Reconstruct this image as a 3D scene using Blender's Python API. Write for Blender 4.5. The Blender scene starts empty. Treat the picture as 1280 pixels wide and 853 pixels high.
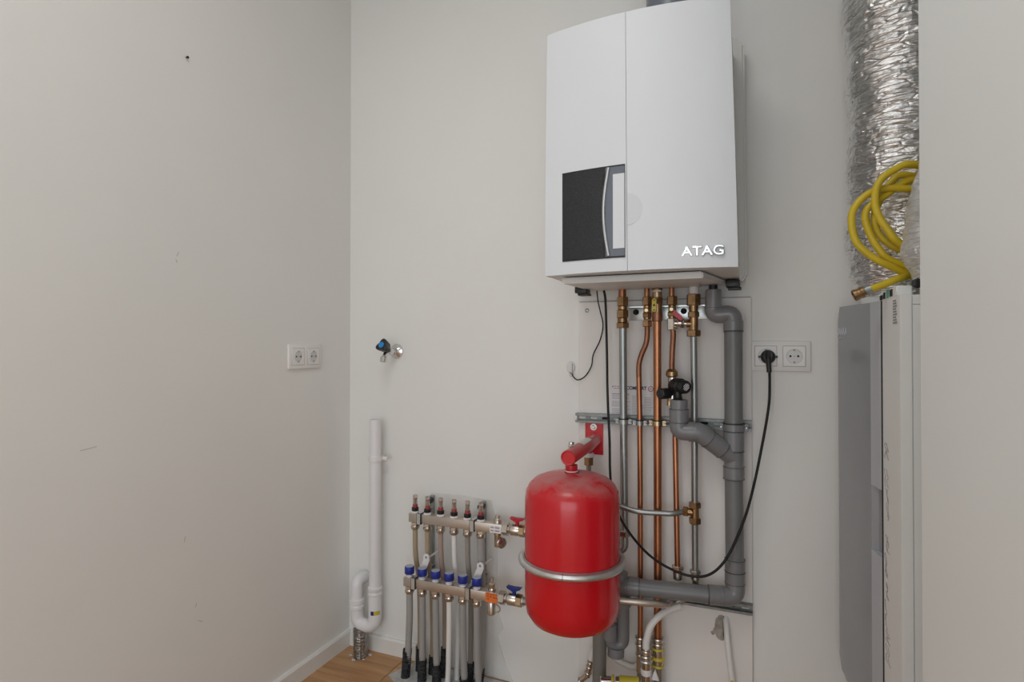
import bpy, bmesh, math, random
from mathutils import Vector, Matrix, Quaternion, noise
S = bpy.context.scene
COL = S.collection
random.seed(7)
R = math.radians
PI = math.pi

# ------------------------------------------------------------------ camera, world, lights, exposure
CAM_H = 1.10
cd = bpy.data.cameras.new('camera')
cam = bpy.data.objects.new('camera', cd)
COL.objects.link(cam)
cd.sensor_width = 36.0
cd.lens = 36.0 * 720.4 / 1280.0
cd.clip_start = 0.02
cam.location = (0, 0, CAM_H)
cam.rotation_euler = (R(90.547), 0, R(22.45))
S.camera = cam

W = bpy.data.worlds.new('world')
S.world = W
W.use_nodes = True
bg = W.node_tree.nodes['Background']
bg.inputs[0].default_value = (0.80, 0.88, 1.0, 1)
bg.inputs[1].default_value = 1.5

def area(name, loc, rot, sx, sy, power, color, shape='RECTANGLE'):
    l = bpy.data.lights.new(name, 'AREA')
    l.shape = shape
    l.size = sx
    if shape in ('RECTANGLE', 'ELLIPSE'):
        l.size_y = sy
    l.energy = power
    l.color = color
    o = bpy.data.objects.new(name, l)
    COL.objects.link(o)
    o.location = loc
    o.rotation_euler = rot
    return o

# fill light set at the added, unseen window behind the camera
area('window_fill', (0.15, -2.36, 1.15), (R(90), 0, 0), 2.5, 2.1, 41, (0.93, 0.975, 1.0))

S.view_settings.view_transform = 'Standard'
S.view_settings.look = 'None'
S.view_settings.gamma = 1
S.view_settings.use_curve_mapping = False
S.view_settings.exposure = -0.50

# ------------------------------------------------------------------ materials
def mat(name, col, rough=0.5, metal=0.0, var=0.0, vscale=6.0, bump=0.0, bscale=60.0, stretch=(1, 1, 1), col2=None,
        coat=0.0, spec=0.5, trans=0.0, detail=4.0, emit=None):
    m = bpy.data.materials.new(name)
    m.use_nodes = True
    nt = m.node_tree
    p = nt.nodes['Principled BSDF']
    p.inputs['Base Color'].default_value = (*col, 1)
    p.inputs['Roughness'].default_value = rough
    p.inputs['Metallic'].default_value = metal
    p.inputs['Coat Weight'].default_value = coat
    p.inputs['Coat Roughness'].default_value = 0.1
    p.inputs['Specular IOR Level'].default_value = spec
    p.inputs['Transmission Weight'].default_value = trans
    tc = nt.nodes.new('ShaderNodeTexCoord')
    mp = nt.nodes.new('ShaderNodeMapping')
    mp.inputs['Scale'].default_value = stretch
    nt.links.new(tc.outputs['Object'], mp.inputs['Vector'])
    if var > 0 or col2:
        n = nt.nodes.new('ShaderNodeTexNoise')
        n.inputs['Scale'].default_value = vscale
        n.inputs['Detail'].default_value = detail
        nt.links.new(mp.outputs[0], n.inputs['Vector'])
        r = nt.nodes.new('ShaderNodeValToRGB')
        r.color_ramp.elements[0].position = 0.35
        r.color_ramp.elements[1].position = 0.65
        c2 = col2 if col2 else tuple(min(1, c * (1 + var)) for c in col)
        c1 = col if col2 else tuple(c * (1 - var) for c in col)
        r.color_ramp.elements[0].color = (*c1, 1)
        r.color_ramp.elements[1].color = (*c2, 1)
        nt.links.new(n.outputs['Fac'], r.inputs['Fac'])
        nt.links.new(r.outputs['Color'], p.inputs['Base Color'])
    if bump > 0:
        n2 = nt.nodes.new('ShaderNodeTexNoise')
        n2.inputs['Scale'].default_value = bscale
        n2.inputs['Detail'].default_value = 5
        nt.links.new(mp.outputs[0], n2.inputs['Vector'])
        b = nt.nodes.new('ShaderNodeBump')
        b.inputs['Strength'].default_value = bump
        b.inputs['Distance'].default_value = 0.002
        nt.links.new(n2.outputs['Fac'], b.inputs['Height'])
        nt.links.new(b.outputs['Normal'], p.inputs['Normal'])
    return m

M = {}
M['wall'] = mat('wall_paint', (0.85, 0.845, 0.818), 0.75, var=0.012, vscale=2.5, bump=0.12, bscale=45)
M['wall_side'] = mat('wall_paint_side', (0.865, 0.89, 0.88), 0.45, var=0.012, vscale=2.5, bump=0.05, bscale=45)
M['ceiling'] = mat('ceiling_paint', (0.8, 0.79, 0.77), 0.8, bump=0.05)
M['board'] = mat('board_paint', (0.84, 0.81, 0.78), 0.7, var=0.012, vscale=4, bump=0.08, bscale=30)
M['plaster'] = mat('bare_plaster', (0.76, 0.75, 0.72), 0.9, col2=(0.83, 0.82, 0.79), vscale=9, bump=0.5, bscale=60)
M['screed'] = mat('screed', (0.62, 0.62, 0.60), 0.9, col2=(0.45, 0.45, 0.44), vscale=30, bump=0.5, bscale=80)
M['skirting'] = mat('skirting_paint', (0.84, 0.83, 0.80), 0.4, var=0.02, vscale=5)
M['boiler'] = mat('boiler_white', (0.775, 0.80, 0.835), 0.5, var=0.004, bump=0.02, bscale=300)
M['boiler_side'] = mat('boiler_plastic', (0.73, 0.72, 0.695), 0.45, var=0.01)
M['recess'] = mat('recess_shade_grey', (0.715, 0.735, 0.765), 0.4, var=0.01)
M['smoke'] = mat('smoked_panel', (0.018, 0.019, 0.021), 0.42, col2=(0.034, 0.036, 0.04), vscale=400, bump=0.35, bscale=500, spec=0.35)
M['black'] = mat('black_plastic', (0.014, 0.014, 0.015), 0.4, var=0.1)
M['cable'] = mat('cable_black', (0.010, 0.010, 0.010), 0.45, var=0.1, spec=0.3)
M['greyblue'] = mat('grey_blue_plastic', (0.16, 0.18, 0.215), 0.3, var=0.03)
M['silver'] = mat('silver_trim', (0.6, 0.61, 0.63), 0.25, metal=0.9, var=0.02)
M['white'] = mat('white_plastic', (0.86, 0.845, 0.82), 0.35, var=0.01)
M['whitepipe'] = mat('white_pipe', (0.84, 0.835, 0.85), 0.32, var=0.01)
M['pex'] = mat('pex_white', (0.82, 0.81, 0.79), 0.38, var=0.02)
M['chrome'] = mat('chrome', (0.70, 0.70, 0.70), 0.12, metal=1, var=0.02)
M['zinc'] = mat('zinc', (0.40, 0.42, 0.41), 0.40, metal=1, var=0.12, vscale=40, bump=0.1, bscale=200)
M['zincplate'] = mat('zinc_plate', (0.66, 0.68, 0.665), 0.34, metal=0.85, var=0.06, vscale=30)
M['rail'] = mat('rail_zinc', (0.27, 0.285, 0.275), 0.5, metal=0.8, var=0.15, vscale=50, bump=0.1)
M['bandzinc'] = mat('band_zinc', (0.62, 0.64, 0.64), 0.36, metal=0.9, var=0.08, vscale=30)
M['pvcjoint'] = mat('pvc_joint', (0.085, 0.088, 0.09), 0.45, var=0.05)
M['steel'] = mat('galvanised_pipe', (0.36, 0.38, 0.37), 0.38, metal=0.9, var=0.10, vscale=18, stretch=(1, 1, 0.15), bump=0.05)
M['nickel'] = mat('nickel', (0.60, 0.555, 0.50), 0.26, metal=1, var=0.08, vscale=25)
M['nickel_dull'] = mat('nickel_dull', (0.62, 0.56, 0.50), 0.38, metal=0.9, var=0.05, vscale=25, bump=0.05)
M['brass'] = mat('brass', (0.33, 0.205, 0.105), 0.34, metal=1, var=0.2, vscale=50)
M['brass_pale'] = mat('pale_brass', (0.50, 0.37, 0.22), 0.3, metal=1, var=0.15, vscale=50)
M['copper'] = mat('copper', (0.56, 0.255, 0.135), 0.36, metal=1, col2=(0.38, 0.165, 0.085), vscale=14, stretch=(1, 1, 0.35), bump=0.05)
M['copper_dull'] = mat('copper_dull', (0.36, 0.17, 0.10), 0.45, metal=0.9, col2=(0.24, 0.105, 0.06), vscale=24, stretch=(1, 1, 0.5), bump=0.05)
M['pvc'] = mat('grey_pvc', (0.185, 0.19, 0.193), 0.36, var=0.05, vscale=14, bump=0.03)
M['pvc2'] = mat('grey_pvc_fitting', (0.205, 0.207, 0.215), 0.3, var=0.05, vscale=10)
M['pvcold'] = mat('old_grey_pvc', (0.19, 0.185, 0.165), 0.5, var=0.06, vscale=10, bump=0.05)
M['red_plain'] = mat('red_enamel', (0.60, 0.008, 0.018), 0.3, var=0.04, coat=0.4)
M['redgrip'] = mat('red_plastic', (0.52, 0.012, 0.035), 0.35, var=0.05)
M['bluegrip'] = mat('blue_plastic', (0.012, 0.028, 0.22), 0.4, var=0.08)
M['bluecap'] = mat('blue_cap', (0.018, 0.035, 0.30), 0.42, var=0.12, vscale=60)
M['bluecaptop'] = mat('blue_cap_top', (0.42, 0.46, 0.56), 0.4, var=0.05)
M['bluedot'] = mat('blue_dot', (0.02, 0.24, 0.62), 0.3, var=0.05)
M['yellow'] = mat('yellow_plastic', (0.62, 0.50, 0.05), 0.38, var=0.05)
M['hose'] = mat('yellow_hose', (0.70, 0.52, 0.028), 0.36, var=0.05, vscale=20)
M['paper'] = mat('paper', (0.84, 0.82, 0.84), 0.6, var=0.01)
M['ink'] = mat('ink', (0.03, 0.03, 0.03), 0.6, var=0.05)
M['inkgrey'] = mat('ink_grey', (0.33, 0.32, 0.32), 0.6, var=0.05)
M['inkfade'] = mat('ink_fade', (0.42, 0.40, 0.42), 0.6, var=0.05)
M['inkred'] = mat('ink_red', (0.50, 0.09, 0.07), 0.6, var=0.05)
M['orange'] = mat('orange_label', (0.78, 0.18, 0.03), 0.5, var=0.05)
M['tan'] = mat('tan_pipe', (0.40, 0.32, 0.215), 0.4, var=0.06, vscale=20, stretch=(1, 1, 0.2))
M['tanpink'] = mat('pinkish_pipe', (0.40, 0.30, 0.25), 0.42, var=0.06, vscale=20, stretch=(1, 1, 0.2))
M['greybrown'] = mat('grey_brown_pipe', (0.31, 0.285, 0.25), 0.42, var=0.06, vscale=20, stretch=(1, 1, 0.2))
M['greypipe'] = mat('grey_sleeve', (0.36, 0.355, 0.345), 0.5, var=0.06, vscale=20, stretch=(1, 1, 0.2))
M['sleeve'] = mat('dusty_black_sleeve', (0.008, 0.009, 0.011), 0.7, col2=(0.055, 0.058, 0.062), vscale=120, bump=0.4, bscale=150, spec=0.2)
M['unit_grey'] = mat('door_grey', (0.335, 0.35, 0.375), 0.16, var=0.02, vscale=3, coat=0.3)
M['unit_edge'] = mat('door_edge', (0.52, 0.54, 0.59), 0.35, var=0.02, vscale=3)
M['unit_white'] = mat('unit_white', (0.885, 0.90, 0.885), 0.4, var=0.015)
M['dark'] = mat('dark_gap', (0.012, 0.012, 0.012), 0.8, var=0.05)
M['green'] = mat('green_connector', (0.10, 0.42, 0.27), 0.4, var=0.05)
M['glass'] = mat('clear_tube', (0.72, 0.62, 0.55), 0.12, var=0.02, trans=0.75)
M['pane'] = mat('window_pane', (0.95, 0.97, 1.0), 0.02, trans=1.0)
M['redrod'] = mat('red_ring', (0.36, 0.04, 0.04), 0.35, var=0.05)
M['clear'] = mat('milky_film', (0.66, 0.66, 0.655), 0.25, var=0.03)
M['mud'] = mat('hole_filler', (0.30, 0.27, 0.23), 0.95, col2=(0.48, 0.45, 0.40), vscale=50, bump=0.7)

def wood_material():
    m = bpy.data.materials.new('oak_laminate')
    m.use_nodes = True
    nt = m.node_tree
    p = nt.nodes['Principled BSDF']
    p.inputs['Roughness'].default_value = 0.42
    tc = nt.nodes.new('ShaderNodeTexCoord')
    oi = nt.nodes.new('ShaderNodeObjectInfo')
    add = nt.nodes.new('ShaderNodeVectorMath')
    add.operation = 'ADD'
    sc = nt.nodes.new('ShaderNodeVectorMath')
    sc.operation = 'SCALE'
    sc.inputs['Scale'].default_value = 9.0
    cb = nt.nodes.new('ShaderNodeCombineXYZ')
    nt.links.new(oi.outputs['Random'], cb.inputs[0])
    nt.links.new(oi.outputs['Random'], cb.inputs[1])
    nt.links.new(cb.outputs[0], sc.inputs[0])
    nt.links.new(tc.outputs['Object'], add.inputs[0])
    nt.links.new(sc.outputs[0], add.inputs[1])
    mp = nt.nodes.new('ShaderNodeMapping')
    mp.inputs['Scale'].default_value = (1.1, 16, 16)
    nt.links.new(add.outputs[0], mp.inputs['Vector'])
    n = nt.nodes.new('ShaderNodeTexNoise')
    n.inputs['Scale'].default_value = 2.6
    n.inputs['Detail'].default_value = 7
    n.inputs['Distortion'].default_value = 0.5
    nt.links.new(mp.outputs[0], n.inputs['Vector'])
    r = nt.nodes.new('ShaderNodeValToRGB')
    e = r.color_ramp.elements
    e[0].position, e[0].color = 0.30, (0.40, 0.20, 0.085, 1)
    e[1].position, e[1].color = 0.72, (0.62, 0.36, 0.175, 1)
    nt.links.new(n.outputs['Fac'], r.inputs['Fac'])
    nt.links.new(r.outputs['Color'], p.inputs['Base Color'])
    return m
M['wood'] = wood_material()

def vessel_material():
    """red enamel with dust lying on the dome above the shoulder"""
    m = mat('vessel_red', (0.60, 0.004, 0.013), 0.24, coat=0.2)
    nt = m.node_tree
    p = nt.nodes['Principled BSDF']
    tc = nt.nodes.new('ShaderNodeTexCoord')
    sep = nt.nodes.new('ShaderNodeSeparateXYZ')
    nt.links.new(tc.outputs['Object'], sep.inputs[0])
    mr = nt.nodes.new('ShaderNodeMapRange')
    mr.inputs['From Min'].default_value = 0.352
    mr.inputs['From Max'].default_value = 0.392
    nt.links.new(sep.outputs[2], mr.inputs['Value'])
    n = nt.nodes.new('ShaderNodeTexNoise')
    n.inputs['Scale'].default_value = 22
    n.inputs['Detail'].default_value = 8
    nt.links.new(tc.outputs['Object'], n.inputs['Vector'])
    rr = nt.nodes.new('ShaderNodeValToRGB')
    rr.color_ramp.elements[0].position = 0.34
    rr.color_ramp.elements[1].position = 0.60
    nt.links.new(n.outputs['Fac'], rr.inputs['Fac'])
    mul = nt.nodes.new('ShaderNodeMath')
    mul.operation = 'MULTIPLY'
    nt.links.new(mr.outputs[0], mul.inputs[0])
    nt.links.new(rr.outputs['Color'], mul.inputs[1])
    mul2 = nt.nodes.new('ShaderNodeMath')
    mul2.operation = 'MULTIPLY'
    mul2.inputs[1].default_value = 0.72
    nt.links.new(mul.outputs[0], mul2.inputs[0])
    mx = nt.nodes.new('ShaderNodeMix')
    mx.data_type = 'RGBA'
    nt.links.new(mul2.outputs[0], mx.inputs['Factor'])
    mx.inputs[6].default_value = (0.60, 0.004, 0.013, 1)
    mx.inputs[7].default_value = (0.47, 0.25, 0.24, 1)
    nt.links.new(mx.outputs[2], p.inputs['Base Color'])
    m2 = nt.nodes.new('ShaderNodeMapRange')
    m2.inputs['To Min'].default_value = 0.22
    m2.inputs['To Max'].default_value = 0.75
    nt.links.new(mul2.outputs[0], m2.inputs['Value'])
    nt.links.new(m2.outputs[0], p.inputs['Roughness'])
    return m
M['vessel'] = vessel_material()

def dusty_red():
    """red enamel with dust settled on whatever faces up"""
    m = mat('dusty_red', (0.58, 0.008, 0.016), 0.3, coat=0.3)
    nt = m.node_tree
    p = nt.nodes['Principled BSDF']
    g = nt.nodes.new('ShaderNodeNewGeometry')
    sep = nt.nodes.new('ShaderNodeSeparateXYZ')
    nt.links.new(g.outputs['Normal'], sep.inputs[0])
    mr = nt.nodes.new('ShaderNodeMapRange')
    mr.inputs['From Min'].default_value = 0.15
    mr.inputs['From Max'].default_value = 0.8
    mr.inputs['To Max'].default_value = 0.75
    nt.links.new(sep.outputs[2], mr.inputs['Value'])
    n = nt.nodes.new('ShaderNodeTexNoise')
    n.inputs['Scale'].default_value = 40
    n.inputs['Detail'].default_value = 6
    mul = nt.nodes.new('ShaderNodeMath')
    mul.operation = 'MULTIPLY'
    nt.links.new(mr.outputs[0], mul.inputs[0])
    nt.links.new(n.outputs['Fac'], mul.inputs[1])
    m2 = nt.nodes.new('ShaderNodeMath')
    m2.operation = 'MULTIPLY'
    m2.inputs[1].default_value = 1.5
    nt.links.new(mul.outputs[0], m2.inputs[0])
    mx = nt.nodes.new('ShaderNodeMix')
    mx.data_type = 'RGBA'
    nt.links.new(m2.outputs[0], mx.inputs['Factor'])
    mx.inputs[6].default_value = (0.58, 0.008, 0.016, 1)
    mx.inputs[7].default_value = (0.46, 0.24, 0.23, 1)
    nt.links.new(mx.outputs[2], p.inputs['Base Color'])
    return m
M['dusty_red'] = dusty_red()

def foil_material(name, base, rough):
    m = mat(name, base, rough, metal=1.0, var=0.10, vscale=30)
    nt = m.node_tree
    p = nt.nodes['Principled BSDF']
    tc = nt.nodes.new('ShaderNodeTexCoord')
    mp = nt.nodes.new('ShaderNodeMapping')
    mp.inputs['Scale'].default_value = (9, 9, 42)
    mp.inputs['Rotation'].default_value = (0.12, 0.1, 0)
    nt.links.new(tc.outputs['Object'], mp.inputs['Vector'])
    n = nt.nodes.new('ShaderNodeTexNoise')
    n.inputs['Scale'].default_value = 2.6
    n.inputs['Detail'].default_value = 6
    n.inputs['Roughness'].default_value = 0.62
    nt.links.new(mp.outputs[0], n.inputs['Vector'])
    mp2 = nt.nodes.new('ShaderNodeMapping')
    mp2.inputs['Scale'].default_value = (13, 13, 62)
    mp2.inputs['Rotation'].default_value = (0.05, 0.07, 0)
    nt.links.new(tc.outputs['Object'], mp2.inputs['Vector'])
    v = nt.nodes.new('ShaderNodeTexVoronoi')
    v.feature = 'DISTANCE_TO_EDGE'
    v.inputs['Scale'].default_value = 1.5
    nt.links.new(mp2.outputs[0], v.inputs['Vector'])
    vr = nt.nodes.new('ShaderNodeMapRange')
    vr.inputs['From Max'].default_value = 0.10
    nt.links.new(v.outputs['Distance'], vr.inputs['Value'])
    ad = nt.nodes.new('ShaderNodeMath')
    ad.operation = 'MULTIPLY_ADD'
    ad.inputs[1].default_value = 0.45
    nt.links.new(vr.outputs[0], ad.inputs[0])
    nt.links.new(n.outputs['Fac'], ad.inputs[2])
    b = nt.nodes.new('ShaderNodeBump')
    b.inputs['Strength'].default_value = 0.6
    b.inputs['Distance'].default_value = 0.006
    nt.links.new(ad.outputs[0], b.inputs['Height'])
    nt.links.new(b.outputs['Normal'], p.inputs['Normal'])
    return m
M['foil'] = foil_material('duct_foil', (0.80, 0.80, 0.80), 0.22)
M['foil_dull'] = foil_material('pipe_wrap', (0.36, 0.36, 0.35), 0.3)
M['foil2'] = foil_material('duct_film', (0.84, 0.84, 0.84), 0.32)

# ------------------------------------------------------------------ mesh helpers (metres, world coordinates)
def box(bm, x0, x1, y0, y1, z0, z1, bev=0.0, seg=2):
    vs = bmesh.ops.create_cube(bm, size=1.0)['verts']
    for v in vs:
        v.co = Vector(((x0 + x1) / 2 + v.co.x * (x1 - x0), (y0 + y1) / 2 + v.co.y * (y1 - y0), (z0 + z1) / 2 + v.co.z * (z1 - z0)))
    if bev > 0:
        es = list({e for v in vs for e in v.link_edges})
        bmesh.ops.bevel(bm, geom=es, offset=bev, segments=seg, affect='EDGES', profile=0.5)
    return vs

def frame_of(d):
    d = Vector(d).normalized()
    a = Vector((0, 0, 1)) if abs(d.z) < 0.9 else Vector((1, 0, 0))
    u = a.cross(d).normalized()
    return u, d.cross(u).normalized(), d

def ring(bm, c, u, w, r, seg, ph=0.0):
    return [bm.verts.new(Vector(c) + u * (r * math.cos(ph + 2 * PI * i / seg)) + w * (r * math.sin(ph + 2 * PI * i / seg))) for i in range(seg)]

def skin(bm, a, b):
    n = len(a)
    for i in range(n):
        bm.faces.new((a[i], a[(i + 1) % n], b[(i + 1) % n], b[i]))

def lathe(bm, p, d, prof, seg=24, ph=0.0, cap=True):
    """prof: list of (radius, distance along d from p)"""
    u, w, d = frame_of(d)
    rs = []
    for r, h in prof:
        rs.append(ring(bm, Vector(p) + d * h, u, w, max(r, 1e-5), seg, ph))
    for a, b in zip(rs, rs[1:]):
        skin(bm, a, b)
    if cap:
        bm.faces.new(list(reversed(rs[0])))
        bm.faces.new(rs[-1])

def cyl(bm, p0, p1, r, seg=20, bev=0.0):
    p0, p1 = Vector(p0), Vector(p1)
    L = (p1 - p0).length
    if bev > 0:
        lathe(bm, p0, p1 - p0, [(r - bev, 0), (r, bev), (r, L - bev), (r - bev, L)], seg)
    else:
        lathe(bm, p0, p1 - p0, [(r, 0), (r, L)], seg)

def hexnut(bm, p0, p1, r, bev=0.0015):
    p0, p1 = Vector(p0), Vector(p1)
    L = (p1 - p0).length
    lathe(bm, p0, p1 - p0, [(r * 0.9, 0), (r, bev), (r, L - bev), (r * 0.9, L)], 6, ph=0.3)

def spline(pts, n=8):
    P = [Vector(p) for p in pts]
    if len(P) < 3:
        return P
    out = []
    Q = [P[0] * 2 - P[1]] + P + [P[-1] * 2 - P[-2]]
    for i in range(1, len(Q) - 2):
        a, b, c, d = Q[i - 1], Q[i], Q[i + 1], Q[i + 2]
        for k in range(n):
            t = k / n
            out.append(0.5 * ((2 * b) + (c - a) * t + (2 * a - 5 * b + 4 * c - d) * t * t + (3 * b - a - 3 * c + d) * t ** 3))
    out.append(P[-1])
    return out

def rounded(pts, rad, n=7):
    """polyline with each inner corner turned into an arc"""
    P = [Vector(p) for p in pts]
    out = [P[0]]
    for i in range(1, len(P) - 1):
        a, b, c = P[i - 1], P[i], P[i + 1]
        d1, d2 = (a - b), (c - b)
        t = min(rad, d1.length * 0.49, d2.length * 0.49)
        s, e = b + d1.normalized() * t, b + d2.normalized() * t
        for k in range(n + 1):
            q = k / n
            out.append(s * (1 - q) ** 2 + b * 2 * q * (1 - q) + e * q * q)
    out.append(P[-1])
    return out

def tube(bm, pts, r, seg=14, cap=True):
    P = [Vector(p) for p in pts]
    n = len(P)
    T = []
    for i in range(n):
        T.append((P[min(i + 1, n - 1)] - P[max(i - 1, 0)]).normalized())
    u, w, _ = frame_of(T[0])
    rs = []
    for i in range(n):
        if i:
            q = T[i - 1].rotation_difference(T[i])
            u = (q @ u).normalized()
            u = (u - T[i] * u.dot(T[i])).normalized()
        w = T[i].cross(u)
        rr = r(i / (n - 1)) if callable(r) else r
        rs.append(ring(bm, P[i], u, w, rr, seg))
    for a, b in zip(rs, rs[1:]):
        skin(bm, a, b)
    if cap:
        bm.faces.new(list(reversed(rs[0])))
        bm.faces.new(rs[-1])

def torus(bm, c, d, Rr, r, n=40, seg=8, squash=1.0):
    u, w, d = frame_of(d)
    rs = []
    for i in range(n):
        a = 2 * PI * i / n
        e = u * math.cos(a) + w * math.sin(a)
        rs.append([bm.verts.new(Vector(c) + e * (Rr + r * math.cos(2 * PI * k / seg)) + d * (squash * r * math.sin(2 * PI * k / seg))) for k in range(seg)])
    for i in range(n):
        skin(bm, rs[i], rs[(i + 1) % n])

def prism(bm, outline, a, b, axis='y'):
    """outline: 2-D points; axis y: (x, z) from y=a to y=b; axis z: (x, y) from z=a to z=b; axis x: (y, z) from x=a to x=b"""
    def mk(p, t):
        return {'y': (p[0], t, p[1]), 'z': (p[0], p[1], t), 'x': (t, p[0], p[1])}[axis]
    A = [bm.verts.new(mk(p, a)) for p in outline]
    B = [bm.verts.new(mk(p, b)) for p in outline]
    skin(bm, A, B)
    bm.faces.new(list(reversed(A)))
    bm.faces.new(B)

def wpos(o):
    v = Vector((0, 0, 0))
    while o:
        v += o.location
        o = o.parent
    return v

def obj(name, bm, m, parent=None, smooth=True, ang=38, loc=None):
    base = wpos(parent) if parent else Vector(loc or (0, 0, 0))
    bmesh.ops.recalc_face_normals(bm, faces=bm.faces)
    bmesh.ops.translate(bm, verts=bm.verts, vec=-base)
    if smooth:
        for f in bm.faces:
            f.smooth = True
        for e in bm.edges:
            if len(e.link_faces) == 2 and e.calc_face_angle(0) > R(ang):
                e.smooth = False
    me = bpy.data.meshes.new(name)
    bm.to_mesh(me)
    bm.free()
    me.materials.append(M[m] if isinstance(m, str) else m)
    o = bpy.data.objects.new(name, me)
    COL.objects.link(o)
    if parent:
        o.parent = parent
    else:
        o.location = base
    return o

def B():
    return bmesh.new()

def thing(name, label, cat, loc=(0, 0, 0), group=None):
    o = bpy.data.objects.new(name, None)
    o.empty_display_size = 0.05
    COL.objects.link(o)
    o.location = loc
    o['label'] = label
    o['category'] = cat
    if group:
        o['group'] = group
    bpy.context.view_layer.update()
    return o

def tag(o, label, cat, group=None):
    o['label'] = label
    o['category'] = cat
    if group:
        o['group'] = group
    return o

def struct(name, bm, m, parent=None, smooth=False, loc=None):
    o = obj(name, bm, m, parent, smooth=smooth, loc=loc)
    o['kind'] = 'structure'
    return o

def part(name, m, parent, fn, *a, smooth=True, **k):
    """one part: a new mesh filled by fn(bm, ...)"""
    bm = B()
    fn(bm, *a, **k)
    return obj(name, bm, m, parent, smooth=smooth)

def text(name, body, m, parent, loc, size, rot, ext=0.0003, bevel=0.0, align='LEFT', sx=1.0, bold=0.0):
    c = bpy.data.curves.new(name, 'FONT')
    c.body = body
    c.size = size
    c.extrude = ext
    c.bevel_depth = bevel
    c.offset = bold
    c.align_x = align
    c.align_y = 'CENTER'
    c.materials.append(M[m])
    tmp = bpy.data.objects.new(name, c)
    COL.objects.link(tmp)
    me = bpy.data.meshes.new_from_object(tmp.evaluated_get(bpy.context.evaluated_depsgraph_get()))
    bpy.data.objects.remove(tmp)
    o = bpy.data.objects.new(name, me)
    COL.objects.link(o)
    o.parent = parent
    o.location = Vector(loc) - wpos(parent)
    o.rotation_euler = rot
    o.scale = (sx, 1, 1)
    return o

# ------------------------------------------------------------------ the room
D = 1.755          # back wall
LX = -1.378        # left wall
REAR = -2.45
CEIL = 2.60
RX = 0.205         # near right wall face
RE = 0.90          # its far end
RN = 0.35          # its near end; the room is widened behind it to let light in
FX = 1.60          # side wall of that added, unseen part
BX = 0.78          # wall of the niche behind it
bm = B(); box(bm, LX - 0.1, BX + 0.1, D, D + 0.1, -0.05, CEIL); struct('wall_back', bm, 'wall')
bm = B(); box(bm, LX - 0.1, LX, REAR, D, -0.05, CEIL); struct('wall_left', bm, 'wall')
bm = B(); box(bm, RX, FX + 0.1, RN, RE, -0.05, CEIL, 0.004); struct('wall_right', bm, 'wall_side')
bm = B(); box(bm, FX, FX + 0.1, REAR, RN, -0.05, CEIL); struct('wall_added_right', bm, 'wall')  # unseen; room widened here so window light reaches the left wall
bm = B(); box(bm, BX, BX + 0.1, RE, D, -0.05, CEIL); struct('wall_niche', bm, 'wall')
bm = B(); box(bm, LX - 0.1, FX + 0.1, REAR - 0.1, D + 0.1, CEIL, CEIL + 0.1); struct('ceiling', bm, 'ceiling')
# rear wall; its wide window is added to light the room
wx0, wx1, wz0, wz1 = -1.15, 1.45, 0.05, 2.25
bm = B()
box(bm, LX - 0.1, wx0, REAR - 0.1, REAR, -0.05, CEIL)
box(bm, wx1, FX + 0.1, REAR - 0.1, REAR, -0.05, CEIL)
box(bm, wx0, wx1, REAR - 0.1, REAR, -0.05, wz0)
box(bm, wx0, wx1, REAR - 0.1, REAR, wz1, CEIL)
struct('wall_rear', bm, 'wall')
bm = B()
for a in ((wx0, wx0 + 0.05, wz0, wz1), (wx1 - 0.05, wx1, wz0, wz1), (wx0, wx1, wz0, wz0 + 0.05), (wx0, wx1, wz1 - 0.05, wz1),
          (-0.31, -0.25, wz0, wz1), (0.55, 0.61, wz0, wz1)):
    box(bm, a[0], a[1], REAR - 0.07, REAR - 0.02, a[2], a[3])
win = struct('added_window_1', bm, 'white')
part('pane', 'pane', win, box, wx0 + 0.05, wx1 - 0.05, REAR - 0.05, REAR - 0.044, wz0 + 0.05, wz1 - 0.05, smooth=False)

wl = bpy.data.objects['wall_left']
for y, z, dy, dz in ((1.05, 1.335, 0.006, 0.012), (1.052, 1.318, -0.004, 0.010), (0.82, 0.868, 0.035, 0.004), (1.077, 0.585, 0.002, 0.014), (1.12, 0.36, 0.012, -0.008), (1.11, 0.40, 0.004, 0.010)):
    bm = B(); tube(bm, [(LX + 0.0001, y, z), (LX + 0.0003, y + dy * 0.6, z + dz * 0.5), (LX + 0.0001, y + dy, z + dz)], 0.0006, 5)
    obj('scuff_mark', bm, 'inkfade', wl)
# floor: subfloor and laid planks
bm = B(); box(bm, LX - 0.1, FX + 0.1, REAR - 0.1, D + 0.1, -0.06, -0.010)
floor = struct('floor', bm, 'screed')
PW, PL = 0.19, 1.28
plank_mesh = None
def plank(x0, x1, y0, y1):
    bm = B(); g = 0.0008
    box(bm, x0 + g, x1 - g, y0 + g, y1 - g, -0.010, 0.0, 0.0012, 1)
    o = obj('plank', bm, 'wood', floor, smooth=False)
    return o
row = 0
y1 = D
offs = [0.25, 0.72, 0.05, 0.5, 0.95, 0.33]
while y1 > REAR:
    y0 = max(REAR, y1 - PW)
    xe = BX if y0 >= RE - 0.05 else (RX if y0 > RN - 0.1 else FX)
    x0 = LX
    first = True
    while x0 < xe - 0.01:
        x1 = min(xe, x0 + (offs[row % 6] if first else PL))
        plank(x0, x1, y0, y1)
        x0 = x1
        first = False
    y1 = y0
    row += 1

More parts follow.
